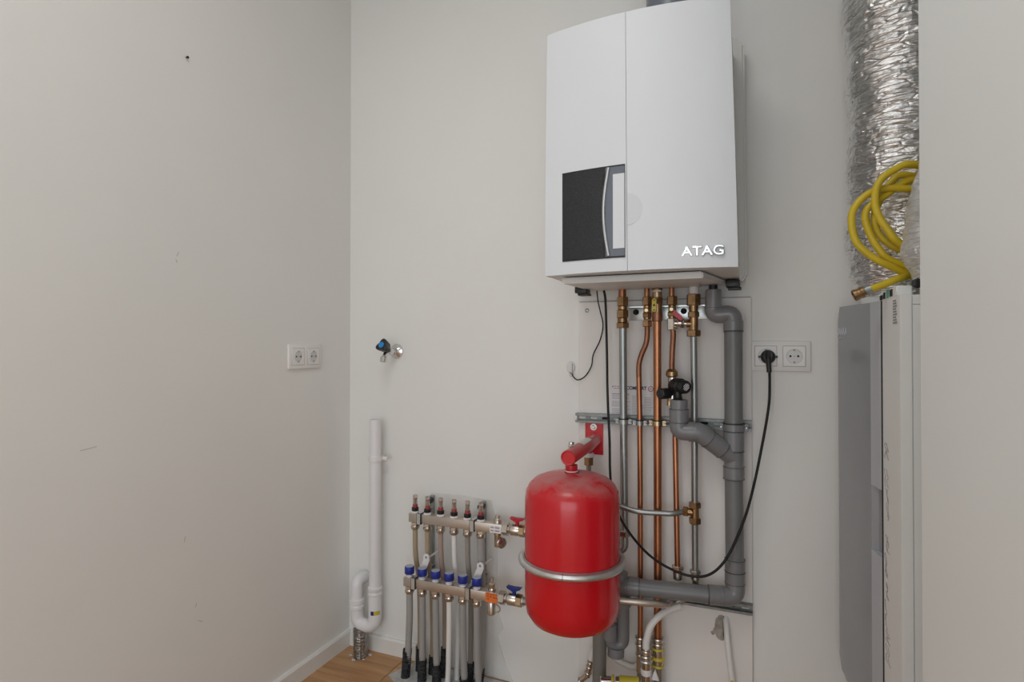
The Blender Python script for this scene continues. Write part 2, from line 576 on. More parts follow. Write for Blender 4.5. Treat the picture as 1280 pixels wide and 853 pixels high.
# skirting boards
def skirt_profile(bm, p0, p1, inward, h=0.056, t=0.013):
    p0, p1, n = Vector(p0), Vector(p1), Vector(inward)
    prof = [(0, 0), (t, 0), (t, h - 0.006), (t - 0.004, h), (0, h)]
    A = [bm.verts.new(p0 + n * a + Vector((0, 0, z))) for a, z in prof]
    C = [bm.verts.new(p1 + n * a + Vector((0, 0, z))) for a, z in prof]
    skin(bm, A, C)
    bm.faces.new(list(reversed(A))); bm.faces.new(C)
bm = B(); skirt_profile(bm, (LX, REAR, 0), (LX, D, 0), (1, 0, 0)); struct('baseboard_left', bm, 'skirting')
bm = B(); skirt_profile(bm, (LX + 0.013, D, 0), (-1.085, D, 0), (0, -1, 0)); struct('baseboard_back', bm, 'skirting')

# screed patch under the pipes, and the bare plaster chase behind the manifolds
bm = B()
prism(bm, [(-1.12, 1.63), (-1.075, 1.742), (-0.74, 1.742), (-0.70, 1.70), (-0.72, 1.52), (-0.98, 1.555), (-1.07, 1.60)], -0.004, 0.0035, 'z')
tag(struct('trim_1', bm, 'screed'), 'pale screed patch in the wood floor under the heating pipes', 'screed')
bm = B()
out = [(-1.03, 0.02), (-1.045, 0.30), (-1.03, 0.592), (-0.9, 0.595), (-0.80, 0.588), (-0.775, 0.5), (-0.778, 0.36), (-0.772, 0.22), (-0.755, 0.17),
       (-0.775, 0.14), (-0.76, 0.09), (-0.745, 0.05), (-0.72, 0.0)]
prism(bm, out, D - 0.003, D + 0.004, 'y')
struct('trim_2', bm, 'plaster')

# ------------------------------------------------------------------ mounting board, rails
BF = 1.743
board = thing('mounting_board', 'large pale painted board on the wall behind the boiler pipes', 'board', (-0.245, D, 0.0))
part('panel', 'board', board, box, -0.495, 0.004, BF, D, 0.0, 1.238, 0.0015, 1)
part('top_gap_shade', 'mud', board, box, -0.493, 0.002, D - 0.008, D, 1.238, 1.2402, smooth=False)  # painted strip for the shaded crack above the board
for x, z in ((-0.468, 1.212),):
    bm = B(); lathe(bm, (x, BF, z), (0, -1, 0), [(0.0065, 0), (0.0065, 0.0015), (0.004, 0.003)], 14); obj('screw', bm, 'zinc', board)

def bolt(parent, x, y, z, r=0.007, m='zinc', washer=True):
    bm = B()
    if washer:
        lathe(bm, (x, y, z), (0, -1, 0), [(r * 1.6, 0), (r * 1.6, 0.0015)], 18)
    lathe(bm, (x, y - 0.0015, z), (0, -1, 0), [(r, 0), (r, 0.003), (r * 0.8, 0.0045)], 6)
    return obj('bolt', bm, m, parent)

plate = thing('wall_plate', 'zinc wall plate behind the brass fittings under the boiler', 'bracket', (-0.227, BF, 1.20))
part('plate', 'zincplate', plate, box, -0.355, -0.112, BF - 0.004, BF, 1.178, 1.219, 0.0018)
part('lip', 'zincplate', plate, box, -0.355, -0.118, BF - 0.03, BF - 0.004, 1.215, 1.2185, smooth=False)
for x in (-0.316, -0.178):
    bolt(plate, x, BF - 0.004, 1.203, 0.0055, 'dark')

def rail(name, label, x0, x1, z0, z1, dep, slots):
    t = thing(name, label, 'rail', ((x0 + x1) / 2, BF, (z0 + z1) / 2))
    bm = B()
    box(bm, x0, x1, BF - 0.003, BF - 0.0002, z0, z1)
    box(bm, x0, x1, BF - dep, BF - 0.003, z1 - 0.0025, z1)
    box(bm, x0, x1, BF - dep, BF - 0.003, z0, z0 + 0.0025)
    box(bm, x0, x1, BF - dep, BF - dep + 0.002, z1 - 0.007, z1 - 0.0025)
    box(bm, x0, x1, BF - dep, BF - dep + 0.002, z0 + 0.0025, z0 + 0.007)
    obj('channel', bm, 'rail', t, smooth=False)
    zc = (z0 + z1) / 2
    for i in range(slots):
        x = x0 + (i + 0.5) * (x1 - x0) / slots
        bm = B()
        pts = [(x + 0.007 * s + 0.0035 * math.cos(a), zc + 0.0035 * math.sin(a)) for s, aa in ((1, (-90, -45, 0, 45, 90)), (-1, (90, 135, 180, 225, 270))) for a in [R(q) for q in aa]]
        prism(bm, pts, BF - 0.0036, BF - 0.003)
        obj('slot', bm, 'board' if i % 4 != 2 else 'dark', t, smooth=False)
    return t
railB = rail('mounting_rail', 'zinc strut rail across the board at the middle of the pipes', -0.500, 0.004, 0.866, 0.894, 0.021, 14)
railC = rail('mounting_rail', 'zinc strut rail along the board below the grey drain pipe', -0.44, 0.004, 0.359, 0.386, 0.021, 12)

def clamp(parent, x, y, z, r, m, w=0.014, screws=True):
    """two-part pipe clamp with ears, standing off the rail"""
    bm = B()
    lathe(bm, (x, y, z - w / 2), (0, 0, 1), [(r + 0.0005, 0), (r + 0.0035, 0), (r + 0.0035, w), (r + 0.0005, w), (r + 0.0005, 0)], 24, cap=False)
    box(bm, x - r - 0.013, x - r, y - 0.002, y + 0.002, z - w / 2, z + w / 2, 0.0008, 1)
    box(bm, x + r, x + r + 0.013, y - 0.002, y + 0.002, z - w / 2, z + w / 2, 0.0008, 1)
    cyl(bm, (x, y + r + 0.002, z), (x, BF - 0.004, z), 0.004, 10)
    o = obj('pipe_clamp', bm, m, parent)
    b3 = B(); lathe(b3, (x, y, z + w / 2 - 0.001), (0, 0, 1), [(r + 0.0003, 0), (r + 0.0045, 0), (r + 0.0045, 0.003), (r + 0.0003, 0.003), (r + 0.0003, 0)], 24, cap=False)
    obj('rubber_liner', b3, 'black', o)
    if screws:
        for s in (-1, 1):
            b2 = B(); lathe(b2, (x + s * (r + 0.008), y - 0.002, z), (0, -1, 0), [(0.004, 0), (0.004, 0.002), (0.0025, 0.0035)], 10)
            obj('screw', b2, 'zinc', o)
    return o
PY = 1.69
clamp(railB, -0.344, PY, 0.880, 0.0112, 'zinc')
clamp(railB, -0.297, PY, 0.878, 0.0078, 'zinc')
clamp(railB, -0.2465, PY, 0.880, 0.0112, 'brass_pale')
c = clamp(railB, -0.0425, 1.690, 0.879, 0.0242, 'pvc2', 0.020)

# ------------------------------------------------------------------ boiler
boiler = thing('gas_boiler', 'white wall-hung boiler with smoked window above the row of pipes', 'boiler', (-0.256, D, 1.27))
bx0, bx1 = -0.486, -0.025
def fy(x, z):
    t = (x + 0.256) / 0.231
    return 1.400 - 0.030 * (1 - t * t)
def xl(z): return -0.487 + 0.007 * max(0, (z - 1.28) / 0.62) ** 1.5
def xr(z): return -0.0245 - 0.015 * max(0, (z - 1.28) / 0.62) ** 1.2
ZB, ZT = 1.281, 1.902
def front_panel(bm, a, b, thick=0.03, nx=12, nz=10):
    """bowed panel between fractions a and b of the width; front, edges and a short return"""
    rows = []
    for k in range(nz + 1):
        z = ZB + (ZT - ZB) * k / nz
        r = []
        for i in range(nx + 1):
            f = a + (b - a) * i / nx
            x = xl(z) + (xr(z) - xl(z)) * f
            y = fy(x, z)
            if k in (0, nz):
                y += 0.002
            if (i == 0 or i == nx):
                y += 0.0012
            r.append(bm.verts.new((x, y, z)))
        rows.append(r)
    for k in range(nz):
        for i in range(nx):
            bm.faces.new((rows[k][i], rows[k][i + 1], rows[k + 1][i + 1], rows[k + 1][i]))
    border = rows[0] + [r[-1] for r in rows[1:]] + list(reversed(rows[-1]))[1:] + [r[0] for r in reversed(rows[1:-1])]
    back = [bm.verts.new(v.co + Vector((0, thick, 0))) for v in border]
    skin(bm, border, back)
SEAM = 0.470
part('door_panel', 'boiler', boiler, front_panel, 0.0, SEAM - 0.0011)
part('front_panel', 'boiler', boiler, front_panel, SEAM + 0.0011, 1.0)
# casing behind the front
bm = B()
prof = []
for z, top in ((ZB + 0.001, 0), (ZT - 0.001, 1)):
    prof.append([bm.verts.new(p) for p in ((xl(z) + 0.001, 1.428, z), (xl(z) + 0.001, 1.70, z), (xr(z) - 0.001, 1.70, z), (xr(z) - 0.001, 1.428, z))])
# sloped shoulders at the top back
skin(bm, prof[0], prof[1]); bm.faces.new(prof[0]); bm.faces.new(list(reversed(prof[1])))
obj('casing', bm, 'boiler_side', boiler, smooth=False)
bm = B()
prism(bm, [(bx0 - 0.004, 1.275), (bx1 + 0.002, 1.275), (bx1 + 0.018, 1.292), (bx1 + 0.013, 1.93), (bx1 - 0.01, 1.955), (bx0 + 0.01, 1.955), (bx0 - 0.012, 1.93), (bx0 - 0.016, 1.292)], 1.690, 1.752)
bmesh.ops.bevel(bm, geom=list(bm.edges), offset=0.006, segments=3, affect='EDGES')
obj('rear_frame', bm, 'boiler_side', boiler)
# underside tray, slightly proud of the bottom
bm = B()
x0, x1 = -0.455, -0.105
z = ZB - 0.002
A = [bm.verts.new(p) for p in ((x0, 1.435, z), (x1, 1.435, z), (-0.045, 1.72, z), (-0.47, 1.72, z))]
C = [bm.verts.new(p) for p in ((x0 + 0.004, 1.437, z - 0.016), (x1 + 0.004, 1.437, z - 0.016), (-0.05, 1.72, z - 0.006), (-0.46, 1.72, z - 0.006))]
skin(bm, A, C); bm.faces.new(A); bm.faces.new(list(reversed(C)))
bmesh.ops.bevel(bm, geom=list(bm.edges), offset=0.003, segments=2, affect='EDGES')
tray = obj('bottom_tray', bm, 'boiler_side', boiler)
bm = B(); box(bm, x0 + 0.03, x1 - 0.02, 1.46, 1.70, z - 0.0115, z - 0.006, 0.002); obj('tray_plate', bm, 'boiler_side', tray)
for x, y in ((-0.466, 1.705), (-0.042, 1.685)):
    bm = B()
    box(bm, x - 0.018, x + 0.018, y - 0.045, y + 0.005, 1.259, 1.2785, 0.003)
    box(bm, x - 0.013, x + 0.021, y - 0.03, y + 0.005, 1.253, 1.260, 0.002)
    obj('catch', bm, 'black', boiler)
# display window
wxa, wxb, wza, wzb = -0.436, -0.2745, 1.313, 1.536
def bowed(bm, xa, xb, za, zb, off, t=0.004, nx=8):
    A = []; Bk = []
    for x in [xa + (xb - xa) * i / nx for i in range(nx + 1)]:
        A.append([bm.verts.new((x, fy(x, 0) - off, q)) for q in (za, zb)])
        Bk.append([bm.verts.new((x, fy(x, 0) - off + t, q)) for q in (za, zb)])
    for i in range(nx):
        bm.faces.new((A[i][0], A[i + 1][0], A[i + 1][1], A[i][1]))
        bm.faces.new((Bk[i][0], Bk[i][1], Bk[i + 1][1], Bk[i + 1][0]))
        bm.faces.new((A[i][0], Bk[i][0], Bk[i + 1][0], A[i + 1][0]))
        bm.faces.new((A[i][1], A[i + 1][1], Bk[i + 1][1], Bk[i][1]))
    for i in (0, nx):
        bm.faces.new((A[i][0], A[i][1], Bk[i][1], Bk[i][0]))
dw = part('display_window', 'black', boiler, bowed, wxa, wxb, wza, wzb, 0.0012)
part('smoked_panel', 'smoke', dw, bowed, wxa + 0.003, -0.327, wza + 0.004, wzb - 0.004, 0.0022)
part('inner_panel', 'greyblue', dw, bowed, -0.322, wxb - 0.001, wza + 0.004, wzb - 0.004, 0.0020)
part('white_bar', 'boiler', dw, bowed, -0.3035, wxb - 0.001, wza + 0.022, wzb - 0.022, 0.0028)
pts = [(-0.318 - 0.0125 * math.sin(PI * k / 16), wza + 0.005 + (wzb - wza - 0.01) * k / 16) for k in range(17)]
bm = B(); tube(bm, [(x + 0.004, fy(x, 0) - 0.003, q) for x, q in pts], 0.0044, 10); obj('curved_trim', bm, 'silver', dw)
# thumb recess on the seam: flat half disc, shade of the hollow painted in grey
bm = B()
cxr, czr, rr = -0.2685, 1.427, 0.038
o_ = [(cxr, czr - rr)] + [(cxr + rr * 0.92 * math.cos(a), czr + rr * math.sin(a)) for a in [R(-80 + 160 * k / 16) for k in range(17)]] + [(cxr, czr + rr)]
fr = [bm.verts.new((x, fy(x, 0) - 0.0006, z)) for x, z in o_]
ce = bm.verts.new((cxr, fy(cxr, 0) - 0.0004, czr))
for i in range(len(fr) - 1):
    bm.faces.new((fr[i], fr[i + 1], ce))
ins = [bm.verts.new((x, fy(x, 0) + 0.001, z)) for x, z in o_]
skin(bm, fr, ins)
obj('thumb_recess', bm, 'recess', boiler, smooth=False)
# raised chrome lettering
M['logo'] = mat('logo_chrome', (0.62, 0.62, 0.63), 0.22, metal=1, var=0.02)
text('lettering', 'ATAG', 'logo', boiler, (-0.1455, fy(-0.105, 0) - 0.0025, 1.3185), 0.0305, (R(90), 0, R(5.0)), 0.0016, 0.0014, sx=1.14)

flue = thing('flue_pipe', 'dark grey flue collar on top of the white boiler', 'flue', (-0.185, 1.53, 1.902))
bm = B(); lathe(bm, (-0.185, 1.53, 1.902), (0, 0, 1), [(0.085, 0), (0.085, 0.03), (0.075, 0.036), (0.064, 0.04), (0.064, 0.25)], 32); obj('collar', bm, 'greyblue', flue)
bm = B(); tube(bm, rounded([(-0.185, 1.53, 2.15), (-0.185, 1.53, 2.32), (-0.185, 1.75, 2.32)], 0.09), 0.058, 24); obj('elbow', bm, 'pvc2', flue)

# ------------------------------------------------------------------ supply pipes under the boiler
def vtube(m, parent, pts, r, name='pipe', seg=16):
    return part(name, m, parent, tube, pts, r, seg)
def nut(parent, x, y, z0, z1, r, m='brass', name='compression_nut'):
    return part(name, m, parent, hexnut, (x, y, z0), (x, y, z1), r)
def sleeve(parent, x, y, z0, z1, r, m='brass', name='fitting_body', bev=0.0015):
    return part(name, m, parent, cyl, (x, y, z0), (x, y, z1), r, 20, bev)

# 1 galvanised flow pipe, left
x = -0.3455
p1 = thing('heating_pipe', 'thick galvanised pipe, leftmost of the pipes under the boiler', 'pipe', (x, PY, 0.5))
vtube('steel', p1, [(x, PY, 1.155), (-0.344, PY, 0.88), (-0.342, PY, 0.616), (-0.3415, PY, 0.555)], 0.0112)
vtube('copper', p1, [(x - 0.0015, PY, 1.268), (x - 0.0015, PY, 1.235)], 0.011, 'copper_stub')
nut(p1, x - 0.001, PY, 1.219, 1.246, 0.0175)
sleeve(p1, x - 0.001, PY, 1.207, 1.219, 0.0135)
nut(p1, x - 0.001, PY, 1.184, 1.207, 0.0185)
sleeve(p1, x - 0.001, PY, 1.170, 1.184, 0.0145)
nut(p1, x - 0.001, PY, 1.154, 1.170, 0.0195)
nut(p1, -0.3415, PY, 0.545, 0.562, 0.0165, 'nickel')
vtube('steel', p1, rounded([(-0.3415, PY, 0.55), (-0.3415, PY, 0.500), (-0.645, PY - 0.005, 0.510)], 0.04), 0.0112, 'lower_bend')

# 2 copper pipe with the swan bend
p2 = thing('copper_pipe', 'copper pipe with a swan bend, second from the left under the boiler', 'pipe', (-0.297, PY, 0.26))
vtube('copper_dull', p2, spline([(-0.275, PY, 1.165), (-0.275, PY, 1.135), (-0.279, PY, 1.107), (-0.292, PY, 1.075), (-0.299, PY, 1.045), (-0.299, PY, 1.01)], 6), 0.0078, 'bend')
vtube('copper', p2, [(-0.299, PY, 1.012), (-0.297, PY, 0.90), (-0.296, PY, 0.72), (-0.296, PY, 0.40), (-0.2965, PY, 0.245)], 0.0078)
vtube('copper', p2, [(-0.2755, PY, 1.268), (-0.2755, PY, 1.23)], 0.0078, 'copper_stub')
x = -0.275
nut(p2, x, PY, 1.219, 1.244, 0.0138)
sleeve(p2, x, PY, 1.178, 1.219, 0.0105)
bm = B(); lathe(bm, (x, PY - 0.008, 1.204), (0, -1, 0), [(0.008, 0), (0.008, 0.006), (0.005, 0.0085)], 14); obj('test_plug', bm, 'brass_pale', p2)
nut(p2, x, PY, 1.184, 1.198, 0.0135)
nut(p2, x, PY, 1.157, 1.175, 0.0138)

# 3 gas pipe
x = -0.2465
p3 = thing('gas_pipe', 'thick copper pipe with a yellow valve lever, middle of the five', 'pipe', (x, PY, 0.26))
vtube('copper', p3, [(x, PY, 1.188), (x, PY, 0.72), (-0.2468, PY, 0.27), (-0.2468, PY, 0.245)], 0.0112)
sleeve(p3, x, PY, 1.262, 1.2675, 0.015, 'brass')
sleeve(p3, x, PY, 1.256, 1.263, 0.0128, 'paper', 'tape_wrap')
sleeve(p3, x, PY, 1.236, 1.257, 0.0135, 'brass_pale')
bm = B(); hexnut(bm, (x, PY, 1.222), (x, PY, 1.242), 0.0160); obj('valve_body', bm, 'brass', p3)
sleeve(p3, x, PY, 1.182, 1.224, 0.0135, 'brass')
sleeve(p3, x, PY, 1.172, 1.198, 0.0142, 'copper_dull')
bm = B()
o_ = [(x - 0.004 + 0.0065 * math.cos(a), 1.217 + (0.013 if math.sin(a) > 0 else -0.013) + 0.0065 * math.sin(a)) for a in [R(15 + 30 * k) for k in range(12)]]
prism(bm, o_, PY - 0.033, PY - 0.026)
bmesh.ops.bevel(bm, geom=list(bm.edges), offset=0.0012, segments=2, affect='EDGES')
lv = obj('valve_lever', bm, 'yellow', p3)
for dz in (-0.014, 0, 0.014):
    bm = B(); lathe(bm, (x - 0.004, PY - 0.033, 1.217 + dz), (0, -1, 0), [(0.002 if dz else 0.003, 0), (0.0015, 0.0015)], 10); obj('lever_mark', bm, 'ink', lv)
bm = B(); cyl(bm, (x - 0.004, PY - 0.027, 1.217), (x - 0.002, PY - 0.012, 1.217), 0.004, 10); obj('lever_stem', bm, 'brass', lv)

# 4 cold feed: copper with filling valve, then the safety group
x = -0.205
p4 = thing('copper_pipe', 'copper pipe running from the boiler into the black safety valve', 'pipe', (x, PY, 1.03))
vtube('copper', p4, [(x - 0.001, PY, 1.268), (x - 0.001, PY, 1.23)], 0.0078, 'copper_stub')
nut(p4, x, PY, 1.218, 1.243, 0.0150)
sleeve(p4, x, PY, 1.178, 1.218, 0.0105)
bm = B(); lathe(bm, (x, PY - 0.008, 1.205), (0, -1, 0), [(0.008, 0), (0.008, 0.006), (0.005, 0.0085)], 14); obj('test_plug', bm, 'brass_pale', p4)
nut(p4, x, PY, 1.186, 1.199, 0.0135)
bm = B(); hexnut(bm, (x, PY, 1.147), (x, PY, 1.180), 0.0150); obj('tee_body', bm, 'nickel', p4)
vtube('copper_dull', p4, spline([(-0.203, PY, 1.150), (-0.202, PY, 1.13), (-0.2045, PY, 1.09), (-0.206, PY, 1.05), (-0.206, PY, 1.03)], 5), 0.0078)
# filling valve running across to pipe 5
bm = B(); cyl(bm, (x + 0.006, PY - 0.008, 1.166), (-0.160, PY - 0.002, 1.164), 0.0085, 14, 0.001); cyl(bm, (x + 0.018, PY - 0.008, 1.166), (x + 0.028, PY - 0.008, 1.166), 0.012, 14, 0.001)
fv = obj('filling_valve', bm, 'nickel', p4)
bm = B(); hexnut(bm, (-0.183, PY - 0.004, 1.165), (-0.171, PY - 0.004, 1.165), 0.0125); obj('union_nut', bm, 'chrome', fv)
bm = B(); cyl(bm, (-0.187, PY - 0.008, 1.166), (-0.187, PY - 0.022, 1.180), 0.004, 10); obj('lever_stem', bm, 'nickel', fv)
bm = B()
o_ = [(-0.197, 1.204), (-0.201, 1.190), (-0.178, 1.171), (-0.172, 1.176), (-0.174, 1.184)]
prism(bm, o_, PY - 0.030, PY - 0.021); bmesh.ops.bevel(bm, geom=list(bm.edges), offset=0.002, segments=2, affect='EDGES')
obj('lever', bm, 'redgrip', fv)

# 5 galvanised return pipe, right
x = -0.1465
p5 = thing('heating_pipe', 'slim galvanised pipe beside the vertical grey drain pipe', 'pipe', (x, PY, 0.46))
sleeve(p5, x + 0.0015, PY, 1.245, 1.268, 0.0125, 'paper', 'white_connector')
for k in range(4):
    part('thread_ring', 'paper', p5, torus, (x + 0.0015, PY, 1.2485 + 0.0045 * k), (0, 0, 1), 0.0125, 0.0012, 20, 6)
nut(p5, x, PY, 1.215, 1.247, 0.0195, 'brass')
sleeve(p5, x, PY, 1.128, 1.217, 0.0125, 'brass')
nut(p5, x, PY, 1.182, 1.198, 0.0160, 'brass')
nut(p5, x, PY, 1.128, 1.146, 0.0195, 'brass')
bm = B(); cyl(bm, (-0.166, PY - 0.002, 1.164), (x - 0.004, PY, 1.164), 0.0105, 14); obj('side_outlet', bm, 'brass', p5)
vtube('steel', p5, [(x, PY, 1.135), (-0.145, PY, 0.95), (-0.1448, PY, 0.64), (-0.144, PY, 0.45)], 0.0090)
sleeve(p5, -0.1448, PY, 0.610, 0.662, 0.0118, 'brass', 'tee_body')
nut(p5, -0.1448, PY, 0.648, 0.664, 0.0165, 'brass'); nut(p5, -0.1448, PY, 0.604, 0.621, 0.0165, 'brass')
bm = B(); cyl(bm, (-0.1448, PY, 0.635), (-0.172, PY - 0.001, 0.636), 0.0105, 14); obj('tee_branch', bm, 'brass', p5)
bm = B(); hexnut(bm, (-0.163, PY, 0.6355), (-0.176, PY, 0.636), 0.0150); obj('compression_nut', bm, 'brass', p5)
nut(p5, -0.144, PY, 0.466, 0.475, 0.0150, 'zinc'); sleeve(p5, -0.144, PY, 0.448, 0.468, 0.0122, 'nickel', 'press_fitting')
# its tail turns behind the drain pipe and runs left to the lower manifold
vtube('steel', p5, rounded([(-0.144, PY + 0.002, 0.455), (-0.144, PY + 0.012, 0.405), (-0.198, PY + 0.012, 0.372)], 0.03), 0.0088, 'lower_bend')

# vessel feed, steel 15 mm
vf = thing('vessel_pipe', 'thin steel pipe curving from the brass tee to behind the red vessel', 'pipe', (-0.452, 1.70, 0.62))
vtube('steel', vf, rounded([(-0.452, 1.700, 0.755), (-0.452, 1.702, 0.648), (-0.36, 1.662, 0.640), (-0.30, 1.652, 0.630), (-0.198, 1.670, 0.6310), (-0.172, PY, 0.636)], 0.04), 0.0078, seg=14)
bm = B(); hexnut(bm, (-0.452, 1.700, 0.742), (-0.452, 1.700, 0.768), 0.0150); obj('brass_nut', bm, 'brass', vf)
bm = B(); cyl(bm, (-0.452, 1.700, 0.766), (-0.452, 1.700, 0.779), 0.0155, 16, 0.001); obj('white_collar', bm, 'paper', vf)

# steel pipe leaving from behind the vessel towards the lower rail
sp = thing('return_pipe', 'satin steel pipe curving out from behind the red vessel under the drain', 'pipe', (-0.3, 1.64, 0.38))
vtube('nickel_dull', sp, spline([(-0.60, 1.622, 0.333), (-0.50, 1.612, 0.352), (-0.42, 1.605, 0.380), (-0.36, 1.602, 0.392), (-0.30, 1.612, 0.392), (-0.25, 1.630, 0.388), (-0.222, 1.652, 0.382), (-0.211, 1.674, 0.378)], 6), 0.0098)
bm = B(); hexnut(bm, (-0.215, 1.664, 0.380), (-0.208, 1.680, 0.377), 0.0120); obj('end_nut', bm, 'nickel', sp)

# ------------------------------------------------------------------ safety group with drip funnel
sv = thing('safety_valve', 'black safety valve with two round knobs over the grey funnel', 'valve', (-0.19, 1.66, 0.96))
bm = B(); lathe(bm, (-0.206, PY, 1.012), (0, 0, 1), [(0.012, 0), (0.0165, 0.004), (0.0165, 0.016), (0.010, 0.024)], 18); obj('brass_inlet', bm, 'brass', sv)
bm = B(); cyl(bm, (-0.204, PY - 0.004, 0.945), (-0.205, PY, 1.013), 0.0125, 16, 0.001); obj('valve_body', bm, 'nickel', sv)
bm = B(); lathe(bm, (-0.204, PY - 0.004, 0.990), (0.70, -0.71, -0.03), [(0.016, 0), (0.020, 0.008), (0.0225, 0.02), (0.0225, 0.036), (0.019, 0.038), (0.0185, 0.056), (0.0165, 0.060)], 24); kn = obj('relief_knob', bm, 'black', sv)
u, w, d = frame_of((0.70, -0.71, -0.03))
fc = Vector((-0.204, PY - 0.004, 0.990)) + d * 0.0602
for k, (a, l) in enumerate(((-0.006, 0.007), (-0.0015, 0.010), (0.003, 0.010), (0.0075, 0.006))):
    bm = B()
    ax = Vector((0.5, 0.5, 0.62)); ax = (ax - d * ax.dot(d)).normalized(); bx = d.cross(ax)
    tube(bm, [fc + bx * a - ax * l, fc + bx * a + ax * l], 0.0011, 6)
    obj('knob_rib', bm, 'paper', kn)
bm = B(); lathe(bm, (-0.206, PY - 0.010, 0.968), (-0.62, -0.78, 0.0), [(0.009, 0), (0.009, 0.012), (0.0155, 0.015), (0.0155, 0.042), (0.013, 0.045)], 20); obj('stop_knob', bm, 'black', sv)
bm = B(); lathe(bm, (-0.187, 1.662, 0.973), (0.08, -0.2, -1), [(0.012, 0), (0.010, 0.010), (0.012, 0.020), (0.019, 0.026), (0.019, 0.030)], 18); obj('tundish_neck', bm, 'black', sv)
bm = B(); cyl(bm, (-0.212, PY + 0.002, 0.955), (-0.213, PY + 0.002, 0.93), 0.008, 14, 0.001); obj('lower_outlet', bm, 'brass_pale', sv)

cp = thing('copper_pipe', 'copper pipe dropping from behind the grey funnel to a press fitting', 'pipe', (-0.196, PY + 0.01, 0.47))
vtube('copper', cp, [(-0.205, PY + 0.016, 0.945), (-0.199, PY + 0.012, 0.85), (-0.192, PY, 0.478), (-0.1915, PY, 0.46)], 0.0078)
nut(cp, -0.1915, PY, 0.469, 0.481, 0.0165, 'nickel'); sleeve(cp, -0.1915, PY, 0.442, 0.470, 0.0130, 'nickel', 'press_fitting')

# ------------------------------------------------------------------ grey PVC drain
dr = thing('drain_pipe', 'grey plastic drain with side branch beside the wall board edge', 'drain pipe', (-0.042, 1.69, 0.42))
DX, DY, DR = -0.0425, 1.690, 0.0238
def pv(pts, r=DR, m='pvc', name='pipe', seg=24): return part(name, m, dr, tube, pts, r, seg)
pv([(DX, DY, 1.155), (DX, DY, 0.868)])
pv([(DX, DY, 0.745), (-0.041, DY, 0.49)])
sleeve(dr, DX, DY, 1.142, 1.172, 0.0262, 'pvc2', 'socket', 0.002)
# top elbow from the boiler outlet
pv(rounded([(-0.094, DY, 1.212), (-0.094, DY, 1.197), (-0.085, DY - 0.003, 1.187), (-0.0425, DY - 0.003, 1.190), (DX, DY, 1.155)], 0.03), 0.0235, 'pvc2', 'elbow')
sleeve(dr, -0.094, DY, 1.207, 1.258, 0.0215, 'pvc2', 'socket', 0.002)
sleeve(dr, -0.094, DY, 1.255, 1.270, 0.0115, 'black', 'condensate_spigot', 0.001)
# branch fitting
sleeve(dr, DX, DY, 0.815, 0.868, 0.0268, 'pvc2', 'socket', 0.002)
sleeve(dr, DX, DY, 0.770, 0.817, 0.0252, 'pvc2', 'branch_body', 0.001)
sleeve(dr, DX, DY, 0.738, 0.774, 0.0272, 'pvc2', 'socket', 0.002)
v45a = Vector((DX, DY, 0.796)); v45b = Vector((-0.106, 1.660, 0.848))
pv([v45a, v45a + (v45b - v45a) * 0.72], 0.0252, 'pvc2', 'branch_arm')
pv([v45a + (v45b - v45a) * 0.45, v45b], 0.0272, 'pvc2', 'socket')
pv(rounded([v45b - (v45b - v45a) * 0.02, Vector((-0.131, 1.652, 0.8665)), Vector((-0.152, 1.650, 0.866))], 0.018), 0.0262, 'pvc2', 'elbow')
pv([(-0.137, 1.651, 0.8662), (-0.157, 1.650, 0.866)], 0.0274, 'pvc2', 'socket')
pv(rounded([(-0.150, 1.650, 0.866), (-0.183, 1.650, 0.866), (-0.183, 1.650, 0.905)], 0.032), 0.0250, 'pvc2', 'elbow')
pv([(-0.1825, 1.650, 0.893), (-0.1825, 1.650, 0.927)], 0.0258, 'pvc2', 'socket')
bm = B(); lathe(bm, (-0.182, 1.650, 0.925), (0, 0, 1), [(0.0225, 0), (0.0232, 0.028), (0.0205, 0.028), (0.019, 0.006)], 24); obj('funnel', bm, 'pvc2', dr)
for p, q, r in (((DX, DY, 0.8685), (DX, DY, 0.872), 0.0278), ((DX, DY, 0.813), (DX, DY, 0.8165), 0.0275), ((DX, DY, 0.7705), (DX, DY, 0.774), 0.0282), ((DX, DY, 0.738), (DX, DY, 0.741), 0.0280),
                ((-0.0405, DY, 0.5195), (-0.0405, DY, 0.523), 0.0272), ((-0.0405, DY, 0.4865), (-0.0405, DY, 0.489), 0.0274), ((DX, DY, 1.140), (DX, DY, 1.143), 0.0270),
                ((-0.1825, 1.650, 0.926), (-0.1825, 1.650, 0.9285), 0.0268), ((-0.1825, 1.650, 0.890), (-0.1825, 1.650, 0.8925), 0.0264),
                (v45b, v45b + (v45b - v45a).normalized() * 0.003, 0.0280), (Vector((-0.108, 1.668, 0.421)), Vector((-0.110, 1.6677, 0.421)), 0.0268), (Vector((-0.072, 1.677, 0.4205)), Vector((-0.070, 1.6775, 0.4205)), 0.0268), (Vector((-0.290, 1.6415, 0.422)), Vector((-0.292, 1.6412, 0.422)), 0.0268), (Vector((-0.320, 1.638, 0.422)), Vector((-0.322, 1.638, 0.422)), 0.0268), (Vector((-0.094, DY, 1.206)), Vector((-0.094, DY, 1.209)), 0.0238), (Vector((-0.139, 1.6513, 0.8662)), Vector((-0.137, 1.651, 0.8662)), 0.0282), (Vector((-0.0405, DY, 0.455)), Vector((-0.0405, DY, 0.458)), 0.0272), (v45a.lerp(v45b, 0.43), v45a.lerp(v45b, 0.43) + (v45b - v45a).normalized() * 0.003, 0.0280)):
    bm = B(); cyl(bm, p, Vector(p).lerp(q, 0.5), r, 26, 0.0004); obj('socket_lip', bm, 'pvcjoint', dr)
